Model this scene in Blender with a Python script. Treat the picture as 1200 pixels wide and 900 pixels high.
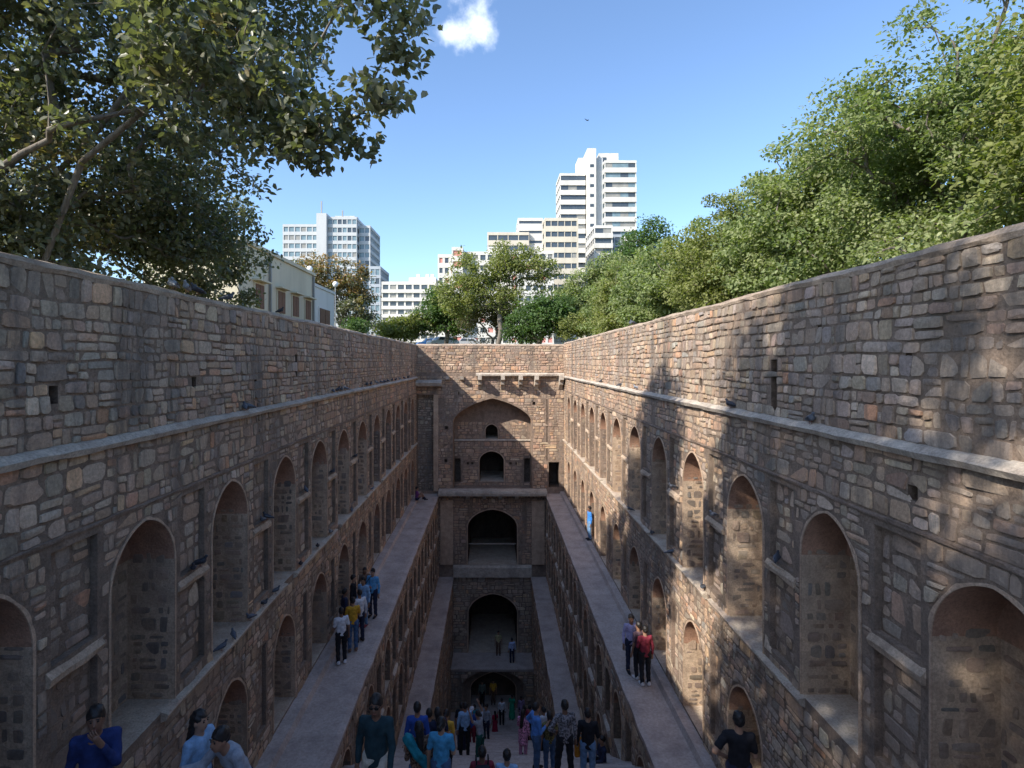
import bpy, math, random
import numpy as np
from mathutils import Vector, noise
from mathutils.geometry import delaunay_2d_cdt

SC = bpy.context.scene
COL = SC.collection
for _o in list(bpy.data.objects):
    bpy.data.objects.remove(_o)

# ------------------------------------------------------------------ camera
FPX = 660.0                       # focal length in pixels of the 1200 x 900 photograph
cam_d = bpy.data.cameras.new('camera')
cam_d.sensor_width = 36.0
cam_d.lens = FPX / 1200 * 36.0
cam_d.shift_x = 23 / 1200
cam_d.shift_y = -26 / 1200
cam_d.clip_start = 0.1
cam_d.clip_end = 6000
cam = bpy.data.objects.new('camera', cam_d)
COL.objects.link(cam)
cam.location = (0, 0, 0)
cam.rotation_euler = (math.radians(90), 0, 0)
SC.camera = cam

# ------------------------------------------------------------------ sky and sun
SUN = Vector((-1.0, -0.75, 0.96)).normalized()
SUN_EL = math.asin(SUN.z)
SUN_AZ = math.atan2(SUN.x, SUN.y)
SKY_STRENGTH = 0.095
SUN_STRENGTH = 2.3
EXPOSURE = 1.62

W = bpy.data.worlds.new('World')
SC.world = W
W.use_nodes = True
_n = W.node_tree.nodes
_l = W.node_tree.links
_n.clear()
wo = _n.new('ShaderNodeOutputWorld')
bg = _n.new('ShaderNodeBackground')
sky = _n.new('ShaderNodeTexSky')
sky.sky_type = 'NISHITA'
sky.sun_disc = False
sky.sun_elevation = SUN_EL
sky.sun_rotation = SUN_AZ % (2 * math.pi)
sky.altitude = 200
sky.air_density = 1.0
sky.dust_density = 0.9
sky.ozone_density = 4.5
bg.inputs['Strength'].default_value = SKY_STRENGTH
# a few small fair-weather clouds scattered round the sky
geo = _n.new('ShaderNodeTexCoord')
acc = None
for (d, rad) in (((-0.034, 1.0, 0.600), 0.078), ((0.0, -1.0, 0.75), 0.10), ((1.0, -0.2, 0.8), 0.09), ((-1.0, -0.4, 0.9), 0.08)):
    v = Vector(d).normalized()
    sub = _n.new('ShaderNodeVectorMath'); sub.operation = 'SUBTRACT'
    sub.inputs[1].default_value = v
    _l.new(geo.outputs['Generated'], sub.inputs[0])
    scl = _n.new('ShaderNodeVectorMath'); scl.operation = 'MULTIPLY'
    scl.inputs[1].default_value = (1.0 / rad, 1.0 / rad, 1.75 / rad)
    _l.new(sub.outputs[0], scl.inputs[0])
    ln = _n.new('ShaderNodeVectorMath'); ln.operation = 'LENGTH'
    _l.new(scl.outputs[0], ln.inputs[0])
    inv = _n.new('ShaderNodeMath'); inv.operation = 'SUBTRACT'
    inv.inputs[0].default_value = 1.0
    _l.new(ln.outputs['Value'], inv.inputs[1])
    if acc is None:
        acc = inv
    else:
        mx = _n.new('ShaderNodeMath'); mx.operation = 'MAXIMUM'
        _l.new(acc.outputs[0], mx.inputs[0]); _l.new(inv.outputs[0], mx.inputs[1])
        acc = mx
nz = _n.new('ShaderNodeTexNoise')
nz.inputs['Scale'].default_value = 17.0
nz.inputs['Detail'].default_value = 7.0
nz.inputs['Roughness'].default_value = 0.55
_l.new(geo.outputs['Generated'], nz.inputs['Vector'])
nm = _n.new('ShaderNodeMath'); nm.operation = 'MULTIPLY_ADD'
nm.inputs[1].default_value = 2.6
nm.inputs[2].default_value = -1.45
_l.new(nz.outputs['Fac'], nm.inputs[0])
sm = _n.new('ShaderNodeMath'); sm.operation = 'ADD'
_l.new(acc.outputs[0], sm.inputs[0]); _l.new(nm.outputs[0], sm.inputs[1])
mr = _n.new('ShaderNodeMapRange'); mr.interpolation_type = 'SMOOTHSTEP'
mr.inputs['From Min'].default_value = 0.0
mr.inputs['From Max'].default_value = 0.85
mr.inputs['To Max'].default_value = 0.8
_l.new(sm.outputs[0], mr.inputs['Value'])
mixc = _n.new('ShaderNodeMix'); mixc.data_type = 'RGBA'
_l.new(mr.outputs[0], mixc.inputs['Factor'])
_l.new(sky.outputs[0], mixc.inputs[6])
mixc.inputs[7].default_value = (5.6, 6.0, 6.6, 1)
_l.new(mixc.outputs[2], bg.inputs['Color'])
_l.new(bg.outputs[0], wo.inputs['Surface'])

sun_d = bpy.data.lights.new('sun', 'SUN')
sun_d.energy = SUN_STRENGTH
sun_d.angle = math.radians(0.53)
sun_d.color = (1.0, 0.93, 0.83)
sun = bpy.data.objects.new('sun', sun_d)
COL.objects.link(sun)
sun.location = (-40, -30, 40)
sun.rotation_euler = SUN.to_track_quat('Z', 'Y').to_euler()

SC.view_settings.view_transform = 'Standard'
SC.view_settings.look = 'None'
SC.view_settings.gamma = 1.0
SC.view_settings.use_curve_mapping = False
SC.view_settings.exposure = EXPOSURE
SC.render.engine = 'CYCLES'
SC.cycles.use_denoising = True
SC.cycles.max_bounces = 8
SC.cycles.diffuse_bounces = 6
SC.cycles.transparent_max_bounces = 4
SC.cycles.caustics_reflective = False
SC.cycles.caustics_refractive = False

# ------------------------------------------------------------------ tagging and linking
def tag(o, label=None, cat=None, group=None, kind=None):
    if label: o['label'] = label
    if cat: o['category'] = cat
    if group: o['group'] = group
    if kind: o['kind'] = kind
    return o

def empty(name, loc=(0, 0, 0), rz=0.0, parent=None):
    o = bpy.data.objects.new(name, None)
    o.empty_display_size = 0.2
    o.location = loc
    o.rotation_euler = (0, 0, rz)
    if parent: o.parent = parent
    COL.objects.link(o)
    return o

def link(name, me, mat=None, parent=None, loc=None, rz=0.0):
    o = bpy.data.objects.new(name, me)
    if mat is not None:
        mats = mat if isinstance(mat, (list, tuple)) else [mat]
        if len(me.materials) == 0:
            for m in mats: me.materials.append(m)
        elif me.materials[0] != mats[0]:
            for i, m in enumerate(mats):
                o.material_slots[i].link = 'OBJECT'
                o.material_slots[i].material = m
    if loc is not None: o.location = loc
    if rz: o.rotation_euler = (0, 0, rz)
    if parent: o.parent = parent
    COL.objects.link(o)
    return o

def mesh_py(name, verts, faces, smooth=False, mi=None):
    me = bpy.data.meshes.new(name)
    me.from_pydata([tuple(v) for v in verts], [], faces)
    if smooth:
        me.polygons.foreach_set('use_smooth', [True] * len(me.polygons))
    if mi is not None:
        me.polygons.foreach_set('material_index', mi)
    me.update()
    return me

def mesh_np(name, V, F, smooth=False, fcol=None):
    """V (n,3), F (m,k) with constant k; fcol (m,3) face colours."""
    me = bpy.data.meshes.new(name)
    V = np.asarray(V, np.float32); F = np.asarray(F, np.int32)
    m, k = F.shape
    me.vertices.add(len(V)); me.vertices.foreach_set('co', V.ravel())
    me.loops.add(m * k); me.loops.foreach_set('vertex_index', F.ravel())
    me.polygons.add(m)
    me.polygons.foreach_set('loop_start', np.arange(0, m * k, k, dtype=np.int32))
    if smooth:
        me.polygons.foreach_set('use_smooth', np.ones(m, bool))
    me.update(calc_edges=True)
    if fcol is not None:
        a = me.attributes.new('Col', 'FLOAT_COLOR', 'FACE')
        c = np.ones((m, 4), np.float32); c[:, :3] = fcol
        a.data.foreach_set('color', c.ravel())
    return me

_cube = mesh_py('unit_box', [(x, y, z) for x in (-.5, .5) for y in (-.5, .5) for z in (-.5, .5)],
                [(0, 1, 3, 2), (4, 6, 7, 5), (0, 4, 5, 1), (2, 3, 7, 6), (0, 2, 6, 4), (1, 5, 7, 3)])

# ------------------------------------------------------------------ materials
class N:
    def __init__(self, name):
        self.m = bpy.data.materials.new(name)
        self.m.use_nodes = True
        self.t = self.m.node_tree
        self.t.nodes.clear()
        self.out = self.t.nodes.new('ShaderNodeOutputMaterial')
    def n(self, typ, **kw):
        nd = self.t.nodes.new(typ)
        for k, v in kw.items():
            if k.startswith('i_'):
                nd.inputs[k[2:].replace('_', ' ')].default_value = v
            else:
                setattr(nd, k, v)
        return nd
    def l(self, a, b): self.t.links.new(a, b)
    def noise(self, vec, scale, detail=5.0, rough=0.6):
        nd = self.n('ShaderNodeTexNoise', i_Scale=scale, i_Detail=detail, i_Roughness=rough)
        if vec is not None: self.l(vec, nd.inputs['Vector'])
        return nd.outputs['Fac']
    def ramp(self, fac, stops):
        nd = self.n('ShaderNodeValToRGB')
        e = nd.color_ramp.elements
        while len(e) < len(stops): e.new(0.5)
        for el, (p, c) in zip(e, stops):
            el.position = p
            el.color = (c, c, c, 1) if isinstance(c, (int, float)) else (*c, 1)
        self.l(fac, nd.inputs[0])
        return nd.outputs[0]
    def mix(self, fac, a, b, mode='MIX'):
        nd = self.n('ShaderNodeMix', data_type='RGBA', blend_type=mode)
        for src, i in ((fac, 0), (a, 6), (b, 7)):
            if isinstance(src, (int, float)):
                nd.inputs[i].default_value = src
            elif isinstance(src, tuple):
                nd.inputs[i].default_value = (*src, 1) if len(src) == 3 else src
            else:
                self.l(src, nd.inputs[i])
        return nd.outputs[2]
    def bsdf(self, col, rough=0.9, bump=None, dist=0.02, strength=0.6, spec=0.3, metal=0.0):
        b = self.n('ShaderNodeBsdfPrincipled')
        if isinstance(col, tuple): b.inputs['Base Color'].default_value = (*col, 1)
        else: self.l(col, b.inputs['Base Color'])
        if isinstance(rough, (int, float)): b.inputs['Roughness'].default_value = rough
        else: self.l(rough, b.inputs['Roughness'])
        b.inputs['Specular IOR Level'].default_value = spec
        b.inputs['Metallic'].default_value = metal
        if bump is not None:
            bp = self.n('ShaderNodeBump', i_Distance=dist, i_Strength=strength)
            self.l(bump, bp.inputs['Height'])
            self.l(bp.outputs[0], b.inputs['Normal'])
        self.l(b.outputs[0], self.out.inputs['Surface'])
        return b
    def pos(self):
        return self.n('ShaderNodeNewGeometry').outputs['Position']
    def scaled(self, vec, s):
        nd = self.n('ShaderNodeVectorMath', operation='MULTIPLY')
        nd.inputs[1].default_value = s
        self.l(vec, nd.inputs[0])
        return nd.outputs[0]

def mat_stone():
    k = N('rubble_stone'); p = k.pos()
    c = k.n('ShaderNodeAttribute', attribute_name='Col').outputs['Color']
    g = k.noise(p, 22, 7, 0.7)
    c = k.mix(1.0, c, k.ramp(g, [(0.25, 0.62), (0.5, 0.98), (0.75, 1.35)]), 'MULTIPLY')
    # broad staining: soot-black weathering and lime wash runs
    st = k.noise(k.scaled(p, (1, 1, 0.16)), 1.15, 8, 0.68)
    c = k.mix(k.ramp(st, [(0.50, 0.0), (0.63, 0.75)]), c, (0.125, 0.112, 0.10))
    rd = k.noise(p, 0.45, 5, 0.6)
    c = k.mix(k.ramp(rd, [(0.54, 0.0), (0.66, 0.5)]), c, (0.33, 0.25, 0.19))
    lm = k.noise(p, 1.9, 7, 0.7)
    c = k.mix(k.ramp(lm, [(0.55, 0.0), (0.74, 0.55)]), c, (0.46, 0.39, 0.33))
    k.bsdf(c, 0.92, k.noise(p, 34, 8, 0.75), 0.03, 0.75, 0.25)
    return k.m

def mat_mortar(name, a, b, d, g3=(1.95, 1.75, 1.55)):
    k = N(name); p = k.pos()
    a, b, d = (tuple(min(0.6, x * g) for x, g in zip(v, g3)) for v in (a, b, d))
    f = k.noise(p, 3.2, 8, 0.7)
    c = k.ramp(f, [(0.3, a), (0.55, b), (0.75, tuple(min(1, x * 1.25) for x in b))])
    f2 = k.noise(p, 28, 6, 0.75)
    c = k.mix(1.0, c, k.ramp(f2, [(0.3, 0.6), (0.55, 1.0), (0.8, 1.25)]), 'MULTIPLY')
    st = k.noise(k.scaled(p, (1, 1, 0.3)), 1.1, 6, 0.6)
    c = k.mix(k.ramp(st, [(0.5, 0.0), (0.7, 0.6)]), c, d)
    k.bsdf(c, 0.95, k.noise(p, 26, 8, 0.75), 0.04, 0.8, 0.2)
    return k.m

def mat_plain(name, col, rough=0.7, var=0.15, scale=6.0, bump=0.0, spec=0.4, metal=0.0):
    k = N(name)
    tc = k.n('ShaderNodeTexCoord').outputs['Object']
    f = k.noise(tc, scale, 5, 0.6)
    c = k.mix(1.0, col, k.ramp(f, [(0.3, 1 - var), (0.7, 1 + var)]), 'MULTIPLY')
    k.bsdf(c, rough, f if bump else None, 0.02, bump, spec, metal)
    return k.m

def mat_leaf(name, tint=(1, 1, 1), trans=0.3, rough=0.5, spec=0.35):
    k = N(name)
    c = k.n('ShaderNodeAttribute', attribute_name='Col').outputs['Color']
    b = k.bsdf(c, rough, spec=spec)
    tr = k.n('ShaderNodeBsdfTranslucent')
    tcol = k.mix(1.0, c, (1.5, 1.7, 0.6), 'MULTIPLY')
    k.l(tcol, tr.inputs['Color'])
    mx = k.n('ShaderNodeMixShader'); mx.inputs[0].default_value = trans
    k.l(b.outputs[0], mx.inputs[1]); k.l(tr.outputs[0], mx.inputs[2])
    k.l(mx.outputs[0], k.out.inputs['Surface'])
    return k.m

def mat_bark():
    k = N('grey_bark'); p = k.pos()
    f = k.noise(k.scaled(p, (6, 6, 1.5)), 2.5, 7, 0.7)
    c = k.ramp(f, [(0.3, (0.09, 0.075, 0.06)), (0.55, (0.22, 0.19, 0.16)), (0.8, (0.34, 0.31, 0.27))])
    k.bsdf(c, 0.9, f, 0.03, 0.7, 0.2)
    return k.m

def mat_paving():
    k = N('worn_walkway'); p = k.pos()
    f = k.noise(p, 1.3, 8, 0.65)
    c = k.ramp(f, [(0.3, (0.32, 0.265, 0.235)), (0.5, (0.45, 0.375, 0.33)), (0.72, (0.55, 0.47, 0.42))])
    f2 = k.noise(p, 14, 6, 0.7)
    c = k.mix(1.0, c, k.ramp(f2, [(0.3, 0.75), (0.6, 1.05), (0.8, 1.2)]), 'MULTIPLY')
    k.bsdf(c, 0.9, f2, 0.02, 0.5, 0.25)
    return k.m

def mat_ground():
    k = N('dry_park_ground'); p = k.pos()
    f = k.noise(p, 0.25, 8, 0.65)
    c = k.ramp(f, [(0.35, (0.07, 0.085, 0.03)), (0.5, (0.13, 0.13, 0.05)), (0.7, (0.2, 0.165, 0.11))])
    k.bsdf(c, 0.95, k.noise(p, 8, 6, 0.7), 0.05, 0.6, 0.1)
    return k.m

def mat_concrete(name, col, dirt=0.35, rough=0.75):
    k = N(name); p = k.pos()
    f = k.noise(k.scaled(p, (1, 1, 0.2)), 0.35, 7, 0.65)
    c = k.mix(k.ramp(f, [(0.45, 0.0), (0.75, dirt)]), col, tuple(x * 0.55 for x in col))
    k.bsdf(c, rough, None, spec=0.3)
    return k.m

def mat_glass(name, col):
    k = N(name); p = k.pos()
    f = k.noise(p, 0.5, 3, 0.5)
    c = k.mix(f, tuple(x * 0.6 for x in col), tuple(min(1, x * 1.5) for x in col))
    k.bsdf(c, 0.12, None, spec=0.6)
    return k.m

M = dict(
    stone=mat_stone(),
    mortar=mat_mortar('dark_lime_mortar', (0.10, 0.085, 0.075), (0.19, 0.155, 0.13), (0.075, 0.068, 0.06), (1.62, 1.48, 1.32)),
    mortar_red=mat_mortar('reddish_lime_render', (0.125, 0.1, 0.085), (0.215, 0.17, 0.142), (0.08, 0.068, 0.062), (1.45, 1.36, 1.25)),
    mortar_pale=mat_mortar('pale_lime_pointing', (0.20, 0.165, 0.135), (0.31, 0.26, 0.21), (0.13, 0.11, 0.095)),
    plaster=mat_mortar('brown_plaster', (0.17, 0.11, 0.085), (0.25, 0.165, 0.125), (0.12, 0.085, 0.07)),
    sill=mat_mortar('dusty_sill', (0.24, 0.20, 0.175), (0.34, 0.29, 0.255), (0.19, 0.16, 0.145)),
    band=mat_mortar('arch_plaster_band', (0.22, 0.17, 0.135), (0.32, 0.25, 0.20), (0.15, 0.12, 0.10)),
    cornice=mat_mortar('grey_cornice', (0.20, 0.185, 0.175), (0.32, 0.30, 0.28), (0.11, 0.105, 0.10)),
    coping=mat_mortar('coping_mortar', (0.17, 0.145, 0.125), (0.27, 0.235, 0.20), (0.10, 0.09, 0.08)),
    dark=mat_mortar('interior_shade', (0.05, 0.042, 0.036), (0.085, 0.07, 0.06), (0.03, 0.027, 0.024)),  # near-black base colour carries the shade inside rooms, holes and cracks
    walk=mat_paving(), ground=mat_ground(), bark=mat_bark(),
)

# ------------------------------------------------------------------ pixel helper for measuring, in photograph pixels
def px(x, y, Y): return Vector(((x - 577) / FPX * Y, Y, (424 - y) / FPX * Y))

# ------------------------------------------------------------------ masonry
class Frame:
    def __init__(self, O, U, Nn, V=(0, 0, 1)):
        self.O, self.U, self.V, self.N = (Vector(a) for a in (O, U, V, Nn))
    def p(self, s, t, n=0.0):
        return self.O + self.U * s + self.V * t + self.N * n

def arch_outline(c, w, t0, spring, rise, n=14, point=0.12):
    """Closed outline, anticlockwise from bottom left, of an opening with a slightly pointed head."""
    pts = [(c - w, t0)]
    pts.append((c + w, t0))
    for i in range(n * 2 + 1):
        a = math.pi * i / (2 * n)
        x = math.cos(a)
        z = (1 - point) * math.sin(a) + point * (1 - abs(x))
        pts.append((c + w * x, spring + rise * z))
    return pts

def rect_outline(s0, s1, t0, t1):
    return [(s0, t0), (s1, t0), (s1, t1), (s0, t1)]

def in_poly(x, y, poly):
    c = False; j = len(poly) - 1
    for i in range(len(poly)):
        xi, yi = poly[i]; xj, yj = poly[j]
        if (yi > y) != (yj > y) and x < (xj - xi) * (y - yi) / (yj - yi) + xi: c = not c
        j = i
    return c

def nearest_on(x, y, poly):
    best = None; bd = 1e9; j = len(poly) - 1
    for i in range(len(poly)):
        ax, ay = poly[j]; bx, by = poly[i]
        dx, dy = bx - ax, by - ay
        L = dx * dx + dy * dy
        t = 0 if L < 1e-12 else max(0, min(1, ((x - ax) * dx + (y - ay) * dy) / L))
        qx, qy = ax + t * dx, ay + t * dy
        d = (qx - x) ** 2 + (qy - y) ** 2
        if d < bd: bd, best = d, (qx, qy)
        j = i
    return best

def grow(poly, m):
    """Outline moved outward by m (outline is anticlockwise)."""
    out = []; n = len(poly)
    for i in range(n):
        a, b, c = poly[i - 1], poly[i], poly[(i + 1) % n]
        e1 = Vector((b[0] - a[0], b[1] - a[1])); e2 = Vector((c[0] - b[0], c[1] - b[1]))
        if e1.length < 1e-6 or e2.length < 1e-6:
            out.append(b); continue
        n1 = Vector((e1.y, -e1.x)).normalized(); n2 = Vector((e2.y, -e2.x)).normalized()
        h = n1 + n2
        if h.length < 1e-3: h = n1
        h.normalize()
        k = m / max(0.4, h.dot(n1))
        out.append((b[0] + h.x * k, b[1] + h.y * k))
    return out

def bbox(poly):
    xs = [p[0] for p in poly]; ys = [p[1] for p in poly]
    return min(xs), max(xs), min(ys), max(ys)

PAL = [((0.195, 0.175, 0.160), 6), ((0.235, 0.200, 0.170), 6), ((0.205, 0.160, 0.130), 6),
       ((0.265, 0.160, 0.110), 1.2), ((0.300, 0.220, 0.150), 1.0), ((0.165, 0.168, 0.172), 2.0),
       ((0.300, 0.265, 0.230), 1.6), ((0.140, 0.125, 0.118), 2.0)]
PAL_RED = [((0.270, 0.195, 0.150), 6), ((0.300, 0.225, 0.175), 5), ((0.245, 0.185, 0.150), 5),
           ((0.310, 0.190, 0.130), 1.6), ((0.340, 0.255, 0.180), 1.6), ((0.205, 0.180, 0.165), 1.6), ((0.360, 0.305, 0.255), 1.6)]
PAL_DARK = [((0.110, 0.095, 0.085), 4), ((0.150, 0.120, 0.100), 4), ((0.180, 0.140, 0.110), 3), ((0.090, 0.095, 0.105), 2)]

STONE_GAIN = (2.16, 1.93, 1.66)
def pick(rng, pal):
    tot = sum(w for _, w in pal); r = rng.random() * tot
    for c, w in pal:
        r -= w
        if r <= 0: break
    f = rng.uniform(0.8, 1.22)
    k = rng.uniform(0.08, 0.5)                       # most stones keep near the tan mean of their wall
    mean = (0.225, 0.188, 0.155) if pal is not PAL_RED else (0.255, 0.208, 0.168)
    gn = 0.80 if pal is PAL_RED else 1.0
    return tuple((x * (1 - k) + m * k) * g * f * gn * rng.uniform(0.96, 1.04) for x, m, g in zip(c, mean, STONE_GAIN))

def stones(store, fr, s0, s1, t0, t1, cw, ch, joint, pal, rng, holes=(), margin=0.06, proud=0.03, n0=0.0, wob=0.035, palfun=None):
    """Irregular coursed rubble; every stone is a faceted, slightly bulging block standing proud of the mortar."""
    hs = [(bbox(g), g) for g in (grow(h, margin) for h in holes)]
    seed = rng.random() * 100
    rows = [t0]
    while rows[-1] < t1 - ch * 0.45:
        rows.append(rows[-1] + ch * rng.uniform(0.62, 1.42))
    rows[-1] = t1
    def bound(j, s):
        if j == 0 or j == len(rows) - 1: return rows[j]
        return rows[j] + wob * 1.6 * noise.noise((s * 1.1, j * 7.3 + seed, 0)) + wob * noise.noise((s * 3.7, j * 3.1, seed))
    for j in range(len(rows) - 1):
        s = s0 - rng.random() * cw * 0.6
        rh = rows[j + 1] - rows[j]
        while s < s1:
            w = cw * rng.choice((0.45, 0.6, 0.75, 0.9, 1.0, 1.15, 1.4, 1.9)) * rng.uniform(0.82, 1.18) * (1 + 0.35 * noise.noise((s * 0.6, rows[j] * 0.6, seed)))
            a, b = max(s, s0), min(s + w, s1)
            s += w
            if b - a < cw * 0.25: continue
            sl = rng.uniform(-0.10, 0.10) * rh
            quad = [(a, bound(j, a)), (b, bound(j, b)), (b + sl, bound(j + 1, b)), (a + sl, bound(j + 1, a))]
            pieces = [quad]
            if rh > ch * 0.85 and rng.random() < 0.36:
                f = rng.uniform(0.38, 0.62); g = f + rng.uniform(-0.08, 0.08)
                l = (quad[0][0] + (quad[3][0] - quad[0][0]) * f, quad[0][1] + (quad[3][1] - quad[0][1]) * f)
                r = (quad[1][0] + (quad[2][0] - quad[1][0]) * g, quad[1][1] + (quad[2][1] - quad[1][1]) * g)
                pieces = [[quad[0], quad[1], r, l], [l, r, quad[2], quad[3]]]
            for q in pieces:
                jj = joint * rng.uniform(0.6, 1.5) * 0.5
                cx = sum(p[0] for p in q) / 4; cy = sum(p[1] for p in q) / 4
                hw = (q[1][0] - q[0][0]) / 2; hh = (q[3][1] - q[0][1]) / 2
                if hw < jj * 1.6 or hh < jj * 1.6: continue
                kx, ky = 1 - jj / hw, 1 - jj / hh
                q2 = [(cx + (p[0] - cx) * kx, cy + (p[1] - cy) * ky) for p in q]
                ring = []
                for i in range(4):
                    p, a1, b1 = q2[i], q2[i - 1], q2[(i + 1) % 4]
                    f1 = rng.uniform(0.05, 0.24); f2 = rng.uniform(0.05, 0.24)
                    ring.append((p[0] + (a1[0] - p[0]) * f1, p[1] + (a1[1] - p[1]) * f1))
                    ring.append((p[0] + (b1[0] - p[0]) * f2, p[1] + (b1[1] - p[1]) * f2))
                touched = False; dead = False
                for (bx0, bx1, by0, by1), g in hs:
                    if cx < bx0 - cw * 1.2 or cx > bx1 + cw * 1.2 or cy < by0 - ch or cy > by1 + ch: continue
                    if in_poly(cx, cy, g): dead = True; break
                    for i, p in enumerate(ring):
                        if in_poly(p[0], p[1], g):
                            ring[i] = nearest_on(p[0], p[1], g); touched = True
                if dead: continue
                ar = 0.5 * sum(ring[i - 1][0] * ring[i][1] - ring[i][0] * ring[i - 1][1] for i in range(8))
                if ar < 0.2 * cw * ch * 0.35: continue
                mx = sum(p[0] for p in ring) / 8; my = sum(p[1] for p in ring) / 8
                h = proud * rng.uniform(0.3, 1.6)
                smear = noise.noise((mx * 0.7 + seed, my * 0.7, 3.3)) + 0.5 * noise.noise((mx * 2.2, my * 2.2, seed)) + rng.uniform(-0.12, 0.12)
                smear = min(1.0, max(0.0, (smear - 0.10) * 3.0))          # lime render still covering patches of the wall
                h *= 1 - 0.7 * smear
                tx, ty = rng.uniform(-0.10, 0.10), rng.uniform(-0.14, 0.08)
                V = [fr.p(p[0], p[1], n0 - 0.02) for p in ring]
                for p in ring:
                    k = rng.uniform(0.87, 0.97)
                    qx, qy = mx + (p[0] - mx) * k, my + (p[1] - my) * k
                    V.append(fr.p(qx, qy, n0 + h * rng.uniform(0.68, 1.0) + (qx - mx) * tx + (qy - my) * ty))
                V.append(fr.p(mx + rng.uniform(-.1, .1) * hw, my + rng.uniform(-.1, .1) * hh, n0 + h * rng.uniform(0.95, 1.45)))
                pl = palfun(mx, my, rng) if palfun else pal
                c = fr.p(mx, my, n0)
                # projected size in the photograph decides which stones become separate objects
                if c.y > 1:
                    dv = c.normalized()
                    u, v = 577 + c.x / c.y * FPX, 424 - c.z / c.y * FPX
                    vis = (-30 < u < 1230 and -30 < v < 930)
                    A = ar * abs(dv.dot(fr.N)) / (c.length ** 2) if vis else 0
                else:
                    A = 0
                pc = pick(rng, pl)
                mc = (0.31, 0.26, 0.212)
                pc = tuple(a_ * (1 - 0.6 * smear) + b_ * 0.6 * smear for a_, b_ in zip(pc, mc))
                store.append((V, pc, A, c))

S_FACES = [(i, (i + 1) % 8, 8 + (i + 1) % 8, 8 + i) for i in range(8)]
S_TRIS = [(8 + i, 8 + (i + 1) % 8, 16) for i in range(8)]

def flip_needed(fr):
    return fr.U.cross(fr.V).dot(fr.N) < 0

def build_stones(store, parent, most=300, name='stone'):
    store.sort(key=lambda a: -a[2])
    for V, c, A, ctr in store[:most]:
        me = mesh_py('stone', [v - ctr for v in V], S_FACES + S_TRIS)
        at = me.attributes.new('Col', 'FLOAT_COLOR', 'FACE')
        at.data.foreach_set('color', list((*c, 1.0)) * 16)
        me.materials.append(M['stone'])
        o = bpy.data.objects.new(name, me)
        o.location = ctr; o.parent = parent
        COL.objects.link(o)
    rest = store[most:]
    if rest:
        n = len(rest)
        VV = np.array([[tuple(v) for v in r[0]] for r in rest], np.float32).reshape(-1, 3)
        off = (np.arange(n) * 17)[:, None, None]
        Q = (np.array(S_FACES)[None] + off).reshape(-1, 4)
        T = np.array(S_TRIS); T4 = (np.stack([T[:, 0], T[:, 1], T[:, 2]], 1)[None] + off).reshape(-1, 3)
        me = bpy.data.meshes.new('rubble_masonry')
        me.from_pydata(VV.tolist(), [], Q.tolist() + T4.tolist())
        cc = np.array([r[1] for r in rest], np.float32)
        fc = np.concatenate([np.repeat(cc, 8, 0), np.repeat(cc, 8, 0)])
        a = me.attributes.new('Col', 'FLOAT_COLOR', 'FACE')
        c4 = np.ones((len(fc), 4), np.float32); c4[:, :3] = fc
        a.data.foreach_set('color', c4.ravel())
        me.materials.append(M['stone'])
        o = bpy.data.objects.new('rubble_masonry', me); o.parent = parent; o['kind'] = 'stuff'
        COL.objects.link(o)

def sheet(fr, outer, holes, n=0.0, step=None):
    """Flat sheet with holes, as verts and faces."""
    vs = []; es = []
    for poly in [outer] + list(holes):
        b = len(vs)
        vs += [Vector(p) for p in poly]
        es += [(b + i, b + (i + 1) % len(poly)) for i in range(len(poly))]
    r = delaunay_2d_cdt(vs, es, [], 0, 1e-5)
    ov, of = r[0], r[2]
    hb = [(bbox(h), h) for h in holes]
    faces = []
    fl = flip_needed(fr)
    for f in of:
        cx = sum(ov[i].x for i in f) / 3; cy = sum(ov[i].y for i in f) / 3
        if not in_poly(cx, cy, outer): continue
        if any(b[0] <= cx <= b[1] and b[2] <= cy <= b[3] and in_poly(cx, cy, h) for b, h in hb): continue
        faces.append(tuple(reversed(f)) if fl else tuple(f))
    return [fr.p(v.x, v.y, n) for v in ov], faces

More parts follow.
